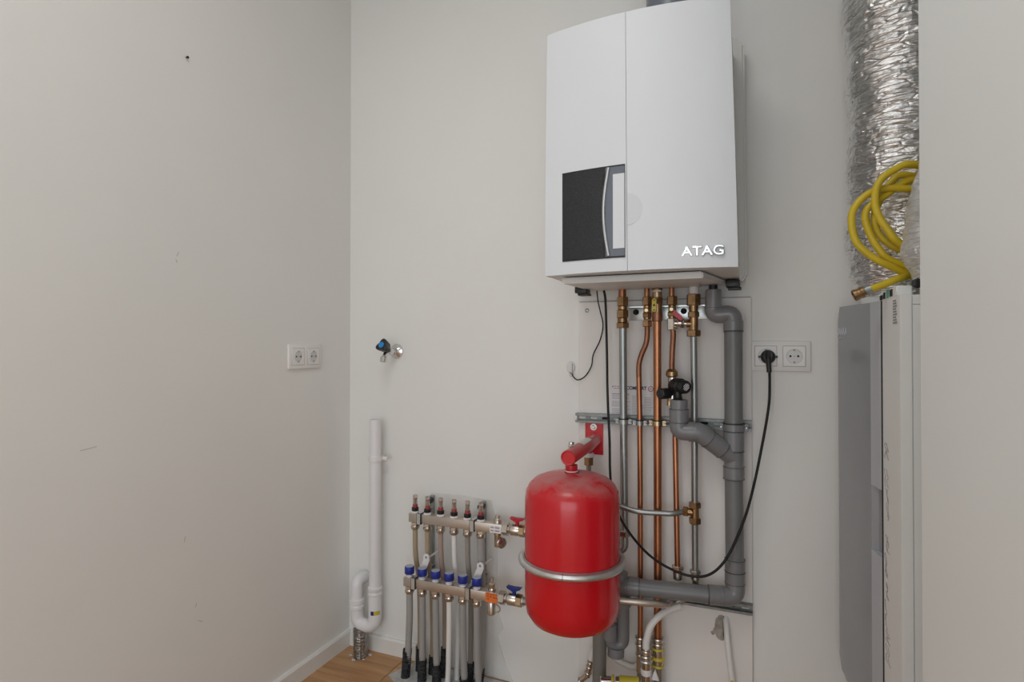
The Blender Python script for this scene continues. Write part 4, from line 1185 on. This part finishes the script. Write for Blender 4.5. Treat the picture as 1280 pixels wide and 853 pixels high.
# brackets carrying both bars
def man_bracket(label, xu, xl_):
    t = thing('manifold_bracket', label, 'bracket', ((xu + xl_) / 2, D, 0.43))
    w = 0.0068
    part('wall_strip', 'zinc', t, box, xu - 0.006, xu + 0.008, D - 0.020, D - 0.003, 0.30, 0.585, 0.002, 1)
    def strap(name_m, x, y, z, ww, m, g):
        bm = B()
        a = HS + g
        box(bm, x - ww, x + ww, y - a, y - a + 0.0012, z - a, z + a)
        box(bm, x - ww, x + ww, y - a, D - 0.018, z + a - 0.0012, z + a)
        box(bm, x - ww, x + ww, y - a, D - 0.018, z - a, z - a + 0.0012)
        return obj(name_m, bm, m, t, smooth=False)
    strap('strap', xu, UY, UZ, 0.0066, 'zincplate', 0.0042)
    strap('rubber_liner', xu, UY, UZ, 0.0092, 'black', 0.0022)
    strap('strap', xl_, LY, LZ, 0.0066, 'zincplate', 0.0042)
    strap('rubber_liner', xl_, LY, LZ, 0.0092, 'black', 0.0022)
    bm = B(); cyl(bm, (xu + 0.004, D - 0.02, 0.572), (xu + 0.004, D - 0.045, 0.572), 0.011, 14, 0.002); obj('rubber_buffer', bm, 'black', t)
    # angled foot with an eye, rising from the lower bar
    ey = D - 0.098
    bm = B()
    prism(bm, [(xl_ - 0.012, LZ + 0.018), (xl_ + 0.014, LZ + 0.016), (xl_ + 0.034, LZ + 0.066), (xl_ + 0.028, LZ + 0.078), (xl_ + 0.014, LZ + 0.070)], ey - 0.002, ey + 0.002)
    box(bm, xl_ + 0.020, xl_ + 0.025, ey, D - 0.018, LZ + 0.066, LZ + 0.070)
    ft_ = obj('foot', bm, 'white', t, smooth=False)
    bm = B(); lathe(bm, (xl_ + 0.024, ey - 0.002, LZ + 0.074), (0, -1, 0), [(0.0110, 0), (0.0110, 0.006), (0.0052, 0.006), (0.0050, 0.002)], 18); obj('eye', bm, 'paper', ft_)
    bm = B(); lathe(bm, (xl_ + 0.024, ey - 0.0025, LZ + 0.074), (0, -1, 0), [(0.0048, 0), (0.0045, 0.003)], 12); obj('bolt', bm, 'inkgrey', ft_)
    return t
man_bracket('zinc bracket with rubber liner at the left ends of both manifolds', -1.021, -1.011)
man_bracket('zinc bracket with rubber liner at the right ends of both manifolds', -0.824, -0.8145)

# heating pipes from the two bars to the floor
cols = ['tan', 'tan', 'tanpink', 'pex', 'greybrown', 'greybrown']
desc = ['first tan', 'second tan', 'pinkish tan', 'white', 'grey-brown', 'last grey-brown']
lab_u = ['tan heating pipe under the first flow gauge from the left', 'tan heating pipe under the second flow gauge from the left',
         'pinkish tan heating pipe under the third flow gauge from the left', 'white heating pipe under the fourth flow gauge',
         'grey-brown heating pipe under the fifth flow gauge', 'wide grey heating pipe under the sixth flow gauge, nearest the red vessel']
foot_u = [-1.040, -0.990, -0.945, -0.898, -0.850, -0.815]
def sleeve_mesh(bm, p, q, r):
    """corrugated jacket with an uneven cut top"""
    p, q = Vector(p), Vector(q)
    u, w, d = frame_of(q - p)
    L = (q - p).length
    n = int(L / 0.0035)
    rs = []
    seg = 16
    for k in range(n + 1):
        row_ = []
        for i in range(seg):
            a = 2 * PI * i / seg
            rr = r * (1 + 0.05 * (1 if k % 2 else -1)) + 0.0012 * noise.noise(Vector((math.cos(a) * 3, math.sin(a) * 3, k * 0.3 + p.x * 50)))
            off = (0.006 * noise.noise(Vector((math.cos(a) * 2, math.sin(a) * 2, p.x * 90)))) * (1 if k >= n - 1 else 0)
            row_.append(bm.verts.new(p + d * (L * k / n + off) + u * rr * math.cos(a) + w * rr * math.sin(a)))
        rs.append(row_)
    for a, b in zip(rs, rs[1:]):
        skin(bm, a, b)
for i, x in enumerate(UX):
    t = thing('floor_heating_pipe', lab_u[i], 'pipe', (foot_u[i], 1.70, 0.0), 'heating pipes from the upper manifold')
    zt_ = UZ - HS - 0.022
    r = 0.0085 if i < 5 else 0.0125
    f = foot_u[i]
    pts = spline([(x, UY, zt_), (x + 0.001, UY + 0.002, 0.40), (x + 0.3 * (f - x), UY + 0.022, 0.30), (x + 0.6 * (f - x), UY + 0.028, 0.16), (f, 1.695, 0.0)], 6)
    vtube(cols[i] if i < 5 else 'greypipe', t, pts, r, 'pipe', 12)
    if i != 3:
        zs = [0.075, 0.06, 0.095, 0, 0.065, 0.055][i]
        part('black_sleeve', 'sleeve', t, sleeve_mesh, (f, 1.693, 0.0), (x + 0.75 * (f - x), UY + 0.026, zs), 0.0125)
lab_l = ['grey heating pipe under the first blue cap from the left', 'grey heating pipe under the second blue cap from the left', 'grey heating pipe under the third blue cap from the left',
         'white heating pipe under the fourth blue cap', 'grey heating pipe under the fifth blue cap', 'grey heating pipe under the sixth blue cap, nearest the red vessel']
foot_l = [-1.062, -0.999, -0.943, -0.905, -0.842, -0.793]
for i, x in enumerate(LXs):
    t = thing('floor_heating_pipe', lab_l[i], 'pipe', (foot_l[i], 1.64, 0.0), 'heating pipes from the lower manifold')
    f = foot_l[i]
    zt_ = LZ - HS - 0.022
    yf_ = 1.645
    r = 0.0088 if i in (3,) else 0.0108
    pts = spline([(x, LY, zt_), (x, LY + 0.001, 0.22), (x + 0.25 * (f - x), LY + 0.006, 0.13), (x + 0.6 * (f - x), LY + 0.014, 0.06), (f, yf_, 0.0)], 6)
    vtube('pex' if i == 3 else 'greypipe', t, pts, r, 'pipe', 12)
    if i != 3:
        zs = [0.100, 0.080, 0.074, 0, 0.052, 0.052][i]
        part('black_sleeve', 'sleeve', t, sleeve_mesh, (f, yf_ - 0.002, 0.0), (x + 0.55 * (f - x), LY + 0.012, zs), 0.0145)

# ------------------------------------------------------------------ white waste pipe with trap, tap
ws = thing('waste_pipe', 'white plastic waste pipe with a bend trap in the left corner', 'waste pipe', (-1.224, 1.70, 0.10))
WX, WY, WR = -1.2245, 1.700, 0.0205
bm = B(); lathe(bm, (WX, WY, 0.225), (0, 0, 1), [(WR, 0), (WR, 0.617), (WR - 0.003, 0.617), (WR - 0.003, 0.58)], 28); obj('standpipe', bm, 'whitepipe', ws)
bm = B(); lathe(bm, (WX, WY, 0.225), (0, 0, 1), [(0.0235, 0), (0.0250, 0.002), (0.0250, 0.010), (0.0235, 0.012), (0.0235, 0.016), (0.0250, 0.018), (0.0250, 0.028), (0.022, 0.030)], 28); obj('collar', bm, 'whitepipe', ws)
TX = -1.300
pts = rounded([(WX, WY, 0.228), (WX, WY, 0.112), (TX, WY - 0.002, 0.112), (TX, WY - 0.004, 0.185)], 0.045, 10)
bm = B(); tube(bm, pts, 0.0228, 24); obj('trap_bend', bm, 'whitepipe', ws)
bm = B(); lathe(bm, (TX, WY - 0.004, 0.168), (0, 0, 1), [(0.0245, 0), (0.0262, 0.002), (0.0262, 0.012), (0.0245, 0.014), (0.0245, 0.018), (0.0262, 0.020), (0.0262, 0.032), (0.023, 0.034)], 28); obj('collar', bm, 'whitepipe', ws)
pts = rounded([(TX, WY - 0.004, 0.19), (TX, WY - 0.004, 0.266), (TX, WY + 0.045, 0.262)], 0.03, 9)
bm = B(); tube(bm, pts, 0.0205, 24); obj('outlet_bend', bm, 'whitepipe', ws)
bm = B()
rs = []
for k in range(9):
    a = R(-122 + 14 * k)
    rs.append([bm.verts.new((WX + 0.0232 * math.cos(a), WY + 0.0232 * math.sin(a), z)) for z in (0.158, 0.178)])
for k in range(8):
    bm.faces.new((rs[k][0], rs[k + 1][0], rs[k + 1][1], rs[k][1]))
lb = obj('label', bm, 'paper', ws)
for m_, k0, k1 in (('bluegrip', 2, 4), ('yellow', 4, 8)):
    bm = B()
    rs = []
    for k in range(k0, k1 + 1):
        a = R(-122 + 14 * k)
        rs.append([bm.verts.new((WX + 0.0235 * math.cos(a), WY + 0.0235 * math.sin(a), z)) for z in (0.162, 0.176)])
    for a, b in zip(rs, rs[1:]):
        bm.faces.new((a[0], b[0], b[1], a[1]))
    obj('label_print', bm, m_, lb)
bm = B(); lathe(bm, (WX, WY, 0.697), (0, 0, 1), [(WR + 0.0003, 0), (WR + 0.004, 0), (WR + 0.004, 0.016), (WR + 0.0003, 0.016), (WR + 0.0003, 0)], 28, cap=False)
box(bm, WX + WR, WX + WR + 0.022, WY + 0.008, WY + 0.016, 0.699, 0.712, 0.002)
box(bm, WX - 0.008, WX + 0.008, WY + WR, D, 0.699, 0.711)
obj('pipe_clip', bm, 'white', ws)

fp = thing('foil_pipe', 'stub of crumpled foil wrapped pipe under the white trap', 'pipe', (-1.287, 1.70, 0.0))
bm = B()
rs = []
for k in range(15):
    z = 0.0 + 0.10 * k / 14
    rs.append([bm.verts.new((-1.283 + (0.0245 + 0.0035 * noise.noise(Vector((math.cos(a) * 2.5, math.sin(a) * 2.5, z * 9)))) * math.cos(a), 1.695 + 0.0245 * math.sin(a), z)) for a in [2 * PI * i / 26 for i in range(26)]])
for a, b in zip(rs, rs[1:]):
    skin(bm, a, b)
bm.faces.new(rs[-1])
obj('foil_wrap', bm, M['foil_dull'], fp, smooth=False)
for k in range(5):
    bm = B(); a = 0.9 + 1.1 * k
    bmesh.ops.create_icosphere(bm, subdivisions=1, radius=0.0035 + 0.003 * random.random())
    for v in bm.verts:
        v.co = Vector((v.co.x * 1.5 - 1.283 + 0.034 * math.cos(a + 2.6), v.co.y + 1.695 + 0.033 * math.sin(a + 2.6), max(0.0, v.co.z * 0.7 + 0.003)))
    obj('sealant_lump', bm, 'screed', fp, smooth=False)

tp = thing('wall_tap', 'chrome wall tap with a black triangular knob and blue dot', 'tap', (-1.175, D, 1.085))
bx, bz = -1.172, 1.083
bm = B(); lathe(bm, (bx, D, bz), (0, -1, 0), [(0.026, 0), (0.027, 0.002), (0.0255, 0.006), (0.014, 0.012), (0.012, 0.014)], 28); obj('wall_rose', bm, 'chrome', tp)
bm = B(); cyl(bm, (bx, D - 0.012, bz), (bx, D - 0.055, bz), 0.0115, 18, 0.001); hexnut(bm, (bx, D - 0.018, bz), (bx, D - 0.030, bz), 0.0150); obj('tap_body', bm, 'chrome', tp)
bm = B(); tube(bm, rounded([(bx, D - 0.045, bz), (bx, D - 0.070, bz - 0.006), (bx, D - 0.082, bz - 0.028)], 0.02), 0.0085, 16); sp_ = obj('spout', bm, 'chrome', tp)
bm = B(); cyl(bm, (bx, D - 0.080, bz - 0.018), (bx, D - 0.084, bz - 0.038), 0.0112, 18, 0.0015); obj('nozzle', bm, 'chrome', sp_)
k0 = Vector((bx, D - 0.046, bz + 0.004)); kd = Vector((-0.02, -0.93, 0.36)).normalized()
bm = B(); cyl(bm, k0, k0 + kd * 0.020, 0.0095, 16); obj('spindle', bm, 'chrome', tp)
bm = B()
u, w, d = frame_of(kd)
rows_ = []
for h, r in ((0.012, 0.0140), (0.016, 0.0165), (0.042, 0.0205), (0.049, 0.0200), (0.052, 0.0165)):
    rr = []
    for i in range(36):
        a = 2 * PI * i / 36
        f = r * (1 + 0.24 * math.cos(3 * (a - 1.45)))
        rr.append(bm.verts.new(k0 + kd * h + u * f * math.cos(a) + w * f * math.sin(a)))
    rows_.append(rr)
for a, b in zip(rows_, rows_[1:]):
    skin(bm, a, b)
bm.faces.new(list(reversed(rows_[0]))); bm.faces.new(rows_[-1])
kb = obj('knob', bm, 'black', tp)
bm = B(); lathe(bm, k0 + kd * 0.052, kd, [(0.0112, 0), (0.0104, 0.0012)], 22); obj('blue_dot', bm, 'bluedot', kb)

nl = thing('nail', 'small dark nail sticking out high on the left wall', 'nail', (LX, 1.075, 1.866))
bm = B(); cyl(bm, (LX, 1.075, 1.866), (LX + 0.006, 1.074, 1.865), 0.0018, 8); obj('shank', bm, 'black', nl)
bm = B(); cyl(bm, (LX + 0.006, 1.074, 1.865), (LX + 0.008, 1.074, 1.865), 0.0035, 10); obj('head', bm, 'black', nl)

# ------------------------------------------------------------------ ventilation unit in the niche
UT = 1.2005
un = thing('ventilation_unit', 'tall white unit with a glossy grey curved door in the niche', 'unit', (0.48, 1.5, 0.0))
bm = B()
prism(bm, [(0.2645, 1.458), (0.2700, 1.327), (0.2710, 1.325), (0.2885, 1.324), (0.2885, 1.3275), (0.70, 1.3275), (0.70, 1.675), (0.292, 1.675), (0.278, 1.46)], 0.0, UT, 'z')
obj('casing', bm, 'unit_white', un, smooth=False)
part('front_cover', 'unit_white', un, box, 0.2905, 0.70, 1.3235, 1.3274, 0.0, UT - 0.0195, smooth=False)
part('top_cover', 'unit_white', un, box, 0.2905, 0.70, 1.3235, 1.3274, UT - 0.0185, UT - 0.001, smooth=False)
# bowed door: plan profile from the near edge to the far rounded edge
plan = [(0.2628, 1.4665), (0.2602, 1.4730), (0.2560, 1.4960), (0.2515, 1.5165), (0.2380, 1.5540), (0.2250, 1.5900), (0.2130, 1.6250), (0.2065, 1.6480), (0.2045, 1.6560), (0.2050, 1.6620), (0.2085, 1.6665), (0.215, 1.668)]
DB, DT = 0.215, UT - 0.001
bm = B()
nz = 26
grid = []
for k in range(nz + 1):
    f = k / nz
    z = DB + (DT - DB) * f
    # lower far corner rounds in towards the body
    low = max(0.0, 1 - (z - DB) / 0.12)
    g = []
    for (x, y) in plan[3:]:
        s = (y - 1.5165) / (1.668 - 1.5165)
        bx_ = x + 0.055 * (low ** 2.4) * s + 0.004 * max(0, (z - (DT - 0.01)) / 0.01) ** 2
        g.append(bm.verts.new((bx_, y - 0.012 * (low ** 3) * s, z)))
    grid.append(g)
for a, b in zip(grid, grid[1:]):
    for i in range(len(a) - 1):
        bm.faces.new((a[i], a[i + 1], b[i + 1], b[i]))
# top, bottom and back
bk = [[bm.verts.new((0.285, 1.5165, z)), bm.verts.new((0.285, 1.668, z))] for z in (DB, DT)]
bm.faces.new(grid[-1] + [bk[1][1], bk[1][0]])
bm.faces.new(list(reversed(grid[0] + [bk[0][1], bk[0][0]])))
bm.faces.new((bk[0][0], bk[1][0], bk[1][1], bk[0][1]))
door = obj('door', bm, 'unit_grey', un, ang=50)
# near edge strip of the door, with the finger notch cut in
def edge_piece(bm, z0, z1, pl):
    prism(bm, pl + [(0.283, 1.5165), (0.283, 1.4665)], z0, z1, 'z')
NZ0, NZ1 = 0.642, 0.788
part('door_edge', 'unit_edge', un, edge_piece, NZ1, DT, [(0.2628, 1.4665), (0.2602, 1.4730), (0.2560, 1.4960), (0.2515, 1.5165)][::1], smooth=False)
part('door_edge', 'unit_edge', un, edge_piece, DB, NZ0, [(0.2628, 1.4665), (0.2602, 1.4730), (0.2560, 1.4960), (0.2515, 1.5165)], smooth=False)
gr = part('handle_notch', 'unit_grey', un, lambda bm: prism(bm, [(0.2515, 1.5165), (0.2522, 1.5125), (0.2655, 1.5105), (0.2730, 1.4675), (0.283, 1.4675), (0.283, 1.5165)], NZ0, NZ1, 'z'), smooth=False)
part('seal', 'dark', un, lambda bm: prism(bm, [(0.2638, 1.4583), (0.2632, 1.4663), (0.282, 1.4663), (0.282, 1.4583)], DB, DT, 'z'), smooth=False)
# raised script badge near the top of the door
def door_x(y):
    for (xa, ya), (xb, yb) in zip(plan, plan[1:]):
        if ya <= y <= yb:
            return xa + (xb - xa) * (y - ya) / (yb - ya)
    return plan[-1][0]
bm = B()
for q in range(4):
    yy = 1.650 - q * 0.011
    tube(bm, spline([(door_x(yy) - 0.001, yy, 1.128), (door_x(yy - 0.004) - 0.001, yy - 0.004, 1.146), (door_x(yy - 0.006) - 0.001, yy - 0.006, 1.136), (door_x(yy - 0.010) - 0.001, yy - 0.010, 1.130)], 4), 0.0013, 6)
tube(bm, [(door_x(1.652) - 0.001, 1.652, 1.120), (door_x(1.612) - 0.001, 1.612, 1.122)], 0.0010, 6)
obj('door_badge', bm, 'unit_edge', door)
# handwriting on the bare strip of casing, and the printed rating strip
def sx_(y): return 0.2645 + (1.458 - y) / (1.458 - 1.327) * 0.0055 - 0.0004
rnd = random.Random(3)
scr = [(0.895, 0.86, 3), (0.84, 0.80, 2), (0.80, 0.74, 2), (0.745, 0.735, 1), (0.70, 0.665, 3), (0.66, 0.61, 3), (0.60, 0.565, 3), (0.56, 0.50, 2), (0.50, 0.475, 2), (0.47, 0.43, 2)]
for z0, z1, n in scr:
    bm = B()
    for q in range(n):
        yb = 1.446 - 0.026 * rnd.random()
        pts = []
        for k in range(6):
            yy = yb - 0.012 * k / 5 * rnd.random() + 0.006 * math.sin(k * 2.1 + q)
            yy = max(1.395, min(1.450, yy))
            pts.append((sx_(yy), yy, z0 + (z1 - z0) * k / 5 + 0.004 * math.sin(3 * k)))
        tube(bm, spline(pts, 4), 0.00042, 5)
    obj('marker_stroke', bm, 'inkgrey', un)
for k in range(9):
    z = 1.192 - 0.0055 * k
    bm = B()
    yy = 1.372
    prism(bm, [(sx_(yy) - 0.0006, yy), (sx_(yy - 0.02) - 0.0006, yy - 0.020 - 0.004 * (k % 3)), (sx_(yy - 0.02), yy - 0.02 - 0.004 * (k % 3)), (sx_(yy), yy)], z - 0.0018, z + 0.0012, 'z')
    obj('rating_print', bm, 'inkgrey', un, smooth=False)
# terminal strip on top
ts = part('terminal_block', 'unit_white', un, box, 0.268, 0.295, 1.345, 1.50, UT, UT + 0.020, 0.002, 1)
for y0, y1, m_, zt_ in ((1.470, 1.497, 'dark', 0.012), (1.455, 1.460, 'dark', 0.016), (1.445, 1.450, 'dark', 0.016), (1.410, 1.432, 'green', 0.019), (1.392, 1.398, 'dark', 0.017), (1.378, 1.384, 'dark', 0.017)):
    bm = B(); box(bm, 0.2665, 0.2690, y0, y1, UT + 0.002, UT + zt_, 0.0004, 1); obj('connector', bm, m_, ts, smooth=False)
bm = B(); lathe(bm, (0.300, 1.335, UT + 0.022), (0, -1, 0), [(0.010, 0), (0.010, 0.006), (0.006, 0.008)], 8); obj('cable_gland', bm, 'black', un)

# ------------------------------------------------------------------ foil ducts
def duct_mesh(bm, path, rad, amp, seg=88, seed=0.0, tight=60):
    P = [Vector(p) for p in path]
    n = len(P)
    T = [(P[min(i + 1, n - 1)] - P[max(i - 1, 0)]).normalized() for i in range(n)]
    u, w, _ = frame_of(T[0])
    rs = []
    s = 0.0
    for i in range(n):
        if i:
            s += (P[i] - P[i - 1]).length
            q = T[i - 1].rotation_difference(T[i]); u = (q @ u).normalized(); u = (u - T[i] * u.dot(T[i])).normalized()
        w = T[i].cross(u)
        R0 = rad(i / (n - 1))
        row_ = []
        for k in range(seg):
            a = 2 * PI * k / seg
            c_, s_ = math.cos(a), math.sin(a)
            ss = s + 0.004 * c_ - 0.007 * s_
            v0 = noise.noise(Vector((c_ * 1.1 + seed, s_ * 1.1, ss * 11)))
            ph = ss * tight + 2.2 * v0
            crease = 1 - (1 - abs(math.sin(ph))) ** 6
            v1 = noise.noise(Vector((c_ * 1.5 + seed, s_ * 1.5, ss * 70 + 7)))
            v2 = noise.noise(Vector((c_ * 4.5 + seed, s_ * 4.5, ss * 150 + 3)))
            v3 = noise.noise(Vector((c_ * 11 + seed, s_ * 11, ss * 60 + 3)))
            v4 = noise.noise(Vector((c_ * 2 + seed, s_ * 2, ss * 14)))
            f = amp * (0.6 * crease - 0.5 + 0.85 * v1 + 0.5 * v2 * (0.5 + v4) + 0.4 * v3 * (0.6 + v4) + 0.9 * v4)
            row_.append(bm.verts.new(P[i] + (u * c_ + w * s_) * (R0 + f)))
        rs.append(row_)
    for a, b in zip(rs, rs[1:]):
        skin(bm, a, b)
    bm.faces.new(list(reversed(rs[0]))); bm.faces.new(rs[-1])

M['foil2'].node_tree.nodes['Principled BSDF'].inputs['Metallic'].default_value = 0.55

def interp(tab):
    def f(t):
        for (a, ra), (b, rb) in zip(tab, tab[1:]):
            if a <= t <= b:
                return ra + (rb - ra) * (t - a) / (b - a)
        return tab[-1][1]
    return f
BDX, BDY = 0.335, 1.618
d1 = thing('foil_duct', 'large silver foil air duct rising from the unit to the ceiling', 'duct', (BDX, BDY, UT))
path = [(BDX + 0.002 * math.sin(k * 0.11), BDY, UT + 0.012 + (CEIL - UT - 0.014) * k / 420) for k in range(421)]
bm = B(); duct_mesh(bm, path, interp([(0, 0.085), (0.02, 0.098), (0.05, 0.112), (0.12, 0.116), (0.22, 0.112), (0.33, 0.110), (0.42, 0.116), (0.5, 0.122), (0.6, 0.118), (1, 0.118)]), 0.0046, 120, 1.3, 95)
obj('foil_sleeve', bm, M['foil'], d1, smooth=False)
bm = B(); lathe(bm, (BDX, BDY, UT + 0.0004), (0, 0, 1), [(0.085, 0), (0.085, 0.03)], 32); obj('spigot', bm, 'unit_white', d1)
SDX, SDY = 0.380, 1.362
d2 = thing('foil_duct', 'short crumpled silver duct elbow in front of the yellow hose', 'duct', (SDX, SDY, UT))
pth = rounded([(SDX, SDY, UT + 0.012), (SDX, SDY, 1.50), (0.70, SDY, 1.62)], 0.16, 40)
# even spacing
ev = [Vector(pth[0])]
for a, b in zip(pth, pth[1:]):
    L = (Vector(b) - Vector(a)).length
    m_ = max(1, int(L / 0.005))
    for k in range(1, m_ + 1):
        ev.append(Vector(a).lerp(Vector(b), k / m_))
bm = B(); duct_mesh(bm, ev, interp([(0, 0.064), (0.04, 0.078), (0.13, 0.100), (0.22, 0.095), (0.32, 0.085), (0.5, 0.076), (1, 0.085)]), 0.0050, 84, 5.1, 45)
obj('foil_sleeve', bm, M['foil2'], d2, smooth=False)
bm = B(); lathe(bm, (SDX, SDY, UT + 0.0004), (0, 0, 1), [(0.068, 0), (0.068, 0.03)], 32); obj('spigot', bm, 'unit_white', d2)

# ------------------------------------------------------------------ yellow hose coil
hs = thing('garden_hose', 'coiled yellow hose hanging between the foil ducts', 'hose', (0.30, 1.47, 1.23))
coil = [(0.217, 1.400, 1.214), (0.250, 1.402, 1.226), (0.283, 1.412, 1.240), (0.325, 1.455, 1.256), (0.400, 1.503, 1.290), (0.450, 1.503, 1.380), (0.400, 1.503, 1.465),
        (0.320, 1.456, 1.488), (0.287, 1.452, 1.479), (0.260, 1.450, 1.457), (0.251, 1.450, 1.423), (0.256, 1.450, 1.386), (0.275, 1.450, 1.349), (0.297, 1.456, 1.321), (0.360, 1.488, 1.285),
        (0.440, 1.503, 1.340), (0.435, 1.503, 1.430), (0.370, 1.488, 1.462),
        (0.314, 1.476, 1.458), (0.276, 1.474, 1.431), (0.245, 1.473, 1.411), (0.236, 1.473, 1.384), (0.247, 1.473, 1.342), (0.264, 1.474, 1.310), (0.285, 1.477, 1.288), (0.350, 1.488, 1.265),
        (0.430, 1.503, 1.310), (0.430, 1.503, 1.400), (0.370, 1.488, 1.436),
        (0.314, 1.470, 1.440), (0.270, 1.466, 1.444), (0.236, 1.464, 1.432), (0.212, 1.464, 1.402), (0.209, 1.464, 1.367), (0.219, 1.464, 1.328), (0.247, 1.465, 1.297), (0.279, 1.468, 1.276), (0.350, 1.488, 1.250),
        (0.430, 1.503, 1.320), (0.410, 1.503, 1.430), (0.316, 1.486, 1.474), (0.286, 1.485, 1.459), (0.269, 1.485, 1.429), (0.256, 1.485, 1.390), (0.266, 1.486, 1.345), (0.310, 1.488, 1.310), (0.360, 1.490, 1.320)]
vtube('hose', hs, spline(coil, 6), 0.0078, 'hose', 14)
e0, e1 = Vector((0.221, 1.400, 1.2150)), Vector((0.200, 1.400, 1.2060))
dv = (e1 - e0).normalized()
bm = B(); lathe(bm, e0, dv, [(0.0095, -0.014), (0.0095, 0.0)], 18); lathe(bm, e0, dv, [(0.0110, -0.010), (0.0110, -0.004)], 18); obj('hose_clip', bm, 'zinc', hs)
bm = B(); box(bm, 0.216, 0.228, 1.392, 1.404, 1.2045, 1.2095, 0.001, 1); obj('clip_screw', bm, 'zinc', hs)
bm = B(); lathe(bm, e0, dv, [(0.009, -0.002), (0.0122, 0.0), (0.0122, 0.006), (0.0112, 0.007), (0.0112, 0.013), (0.0122, 0.014), (0.0122, 0.020), (0.0105, 0.021), (0.0085, 0.021), (0.008, 0.012)], 24); obj('brass_coupling', bm, 'brass', hs)

# ------------------------------------------------------------------ added ceiling panel lamp, out of view, for fill light
lp = thing('added_ceiling_lamp', 'added square white ceiling panel lamp above the camera, out of view', 'lamp', (-0.45, 0.25, CEIL))
bm = B(); box(bm, -0.76, -0.14, -0.06, 0.56, CEIL - 0.04, CEIL, 0.004); obj('housing', bm, 'white', lp)
area('lamp_fill', (-0.45, 0.25, CEIL - 0.045), (0, 0, 0), 0.58, 0.58, 11, (1.0, 0.985, 0.95))
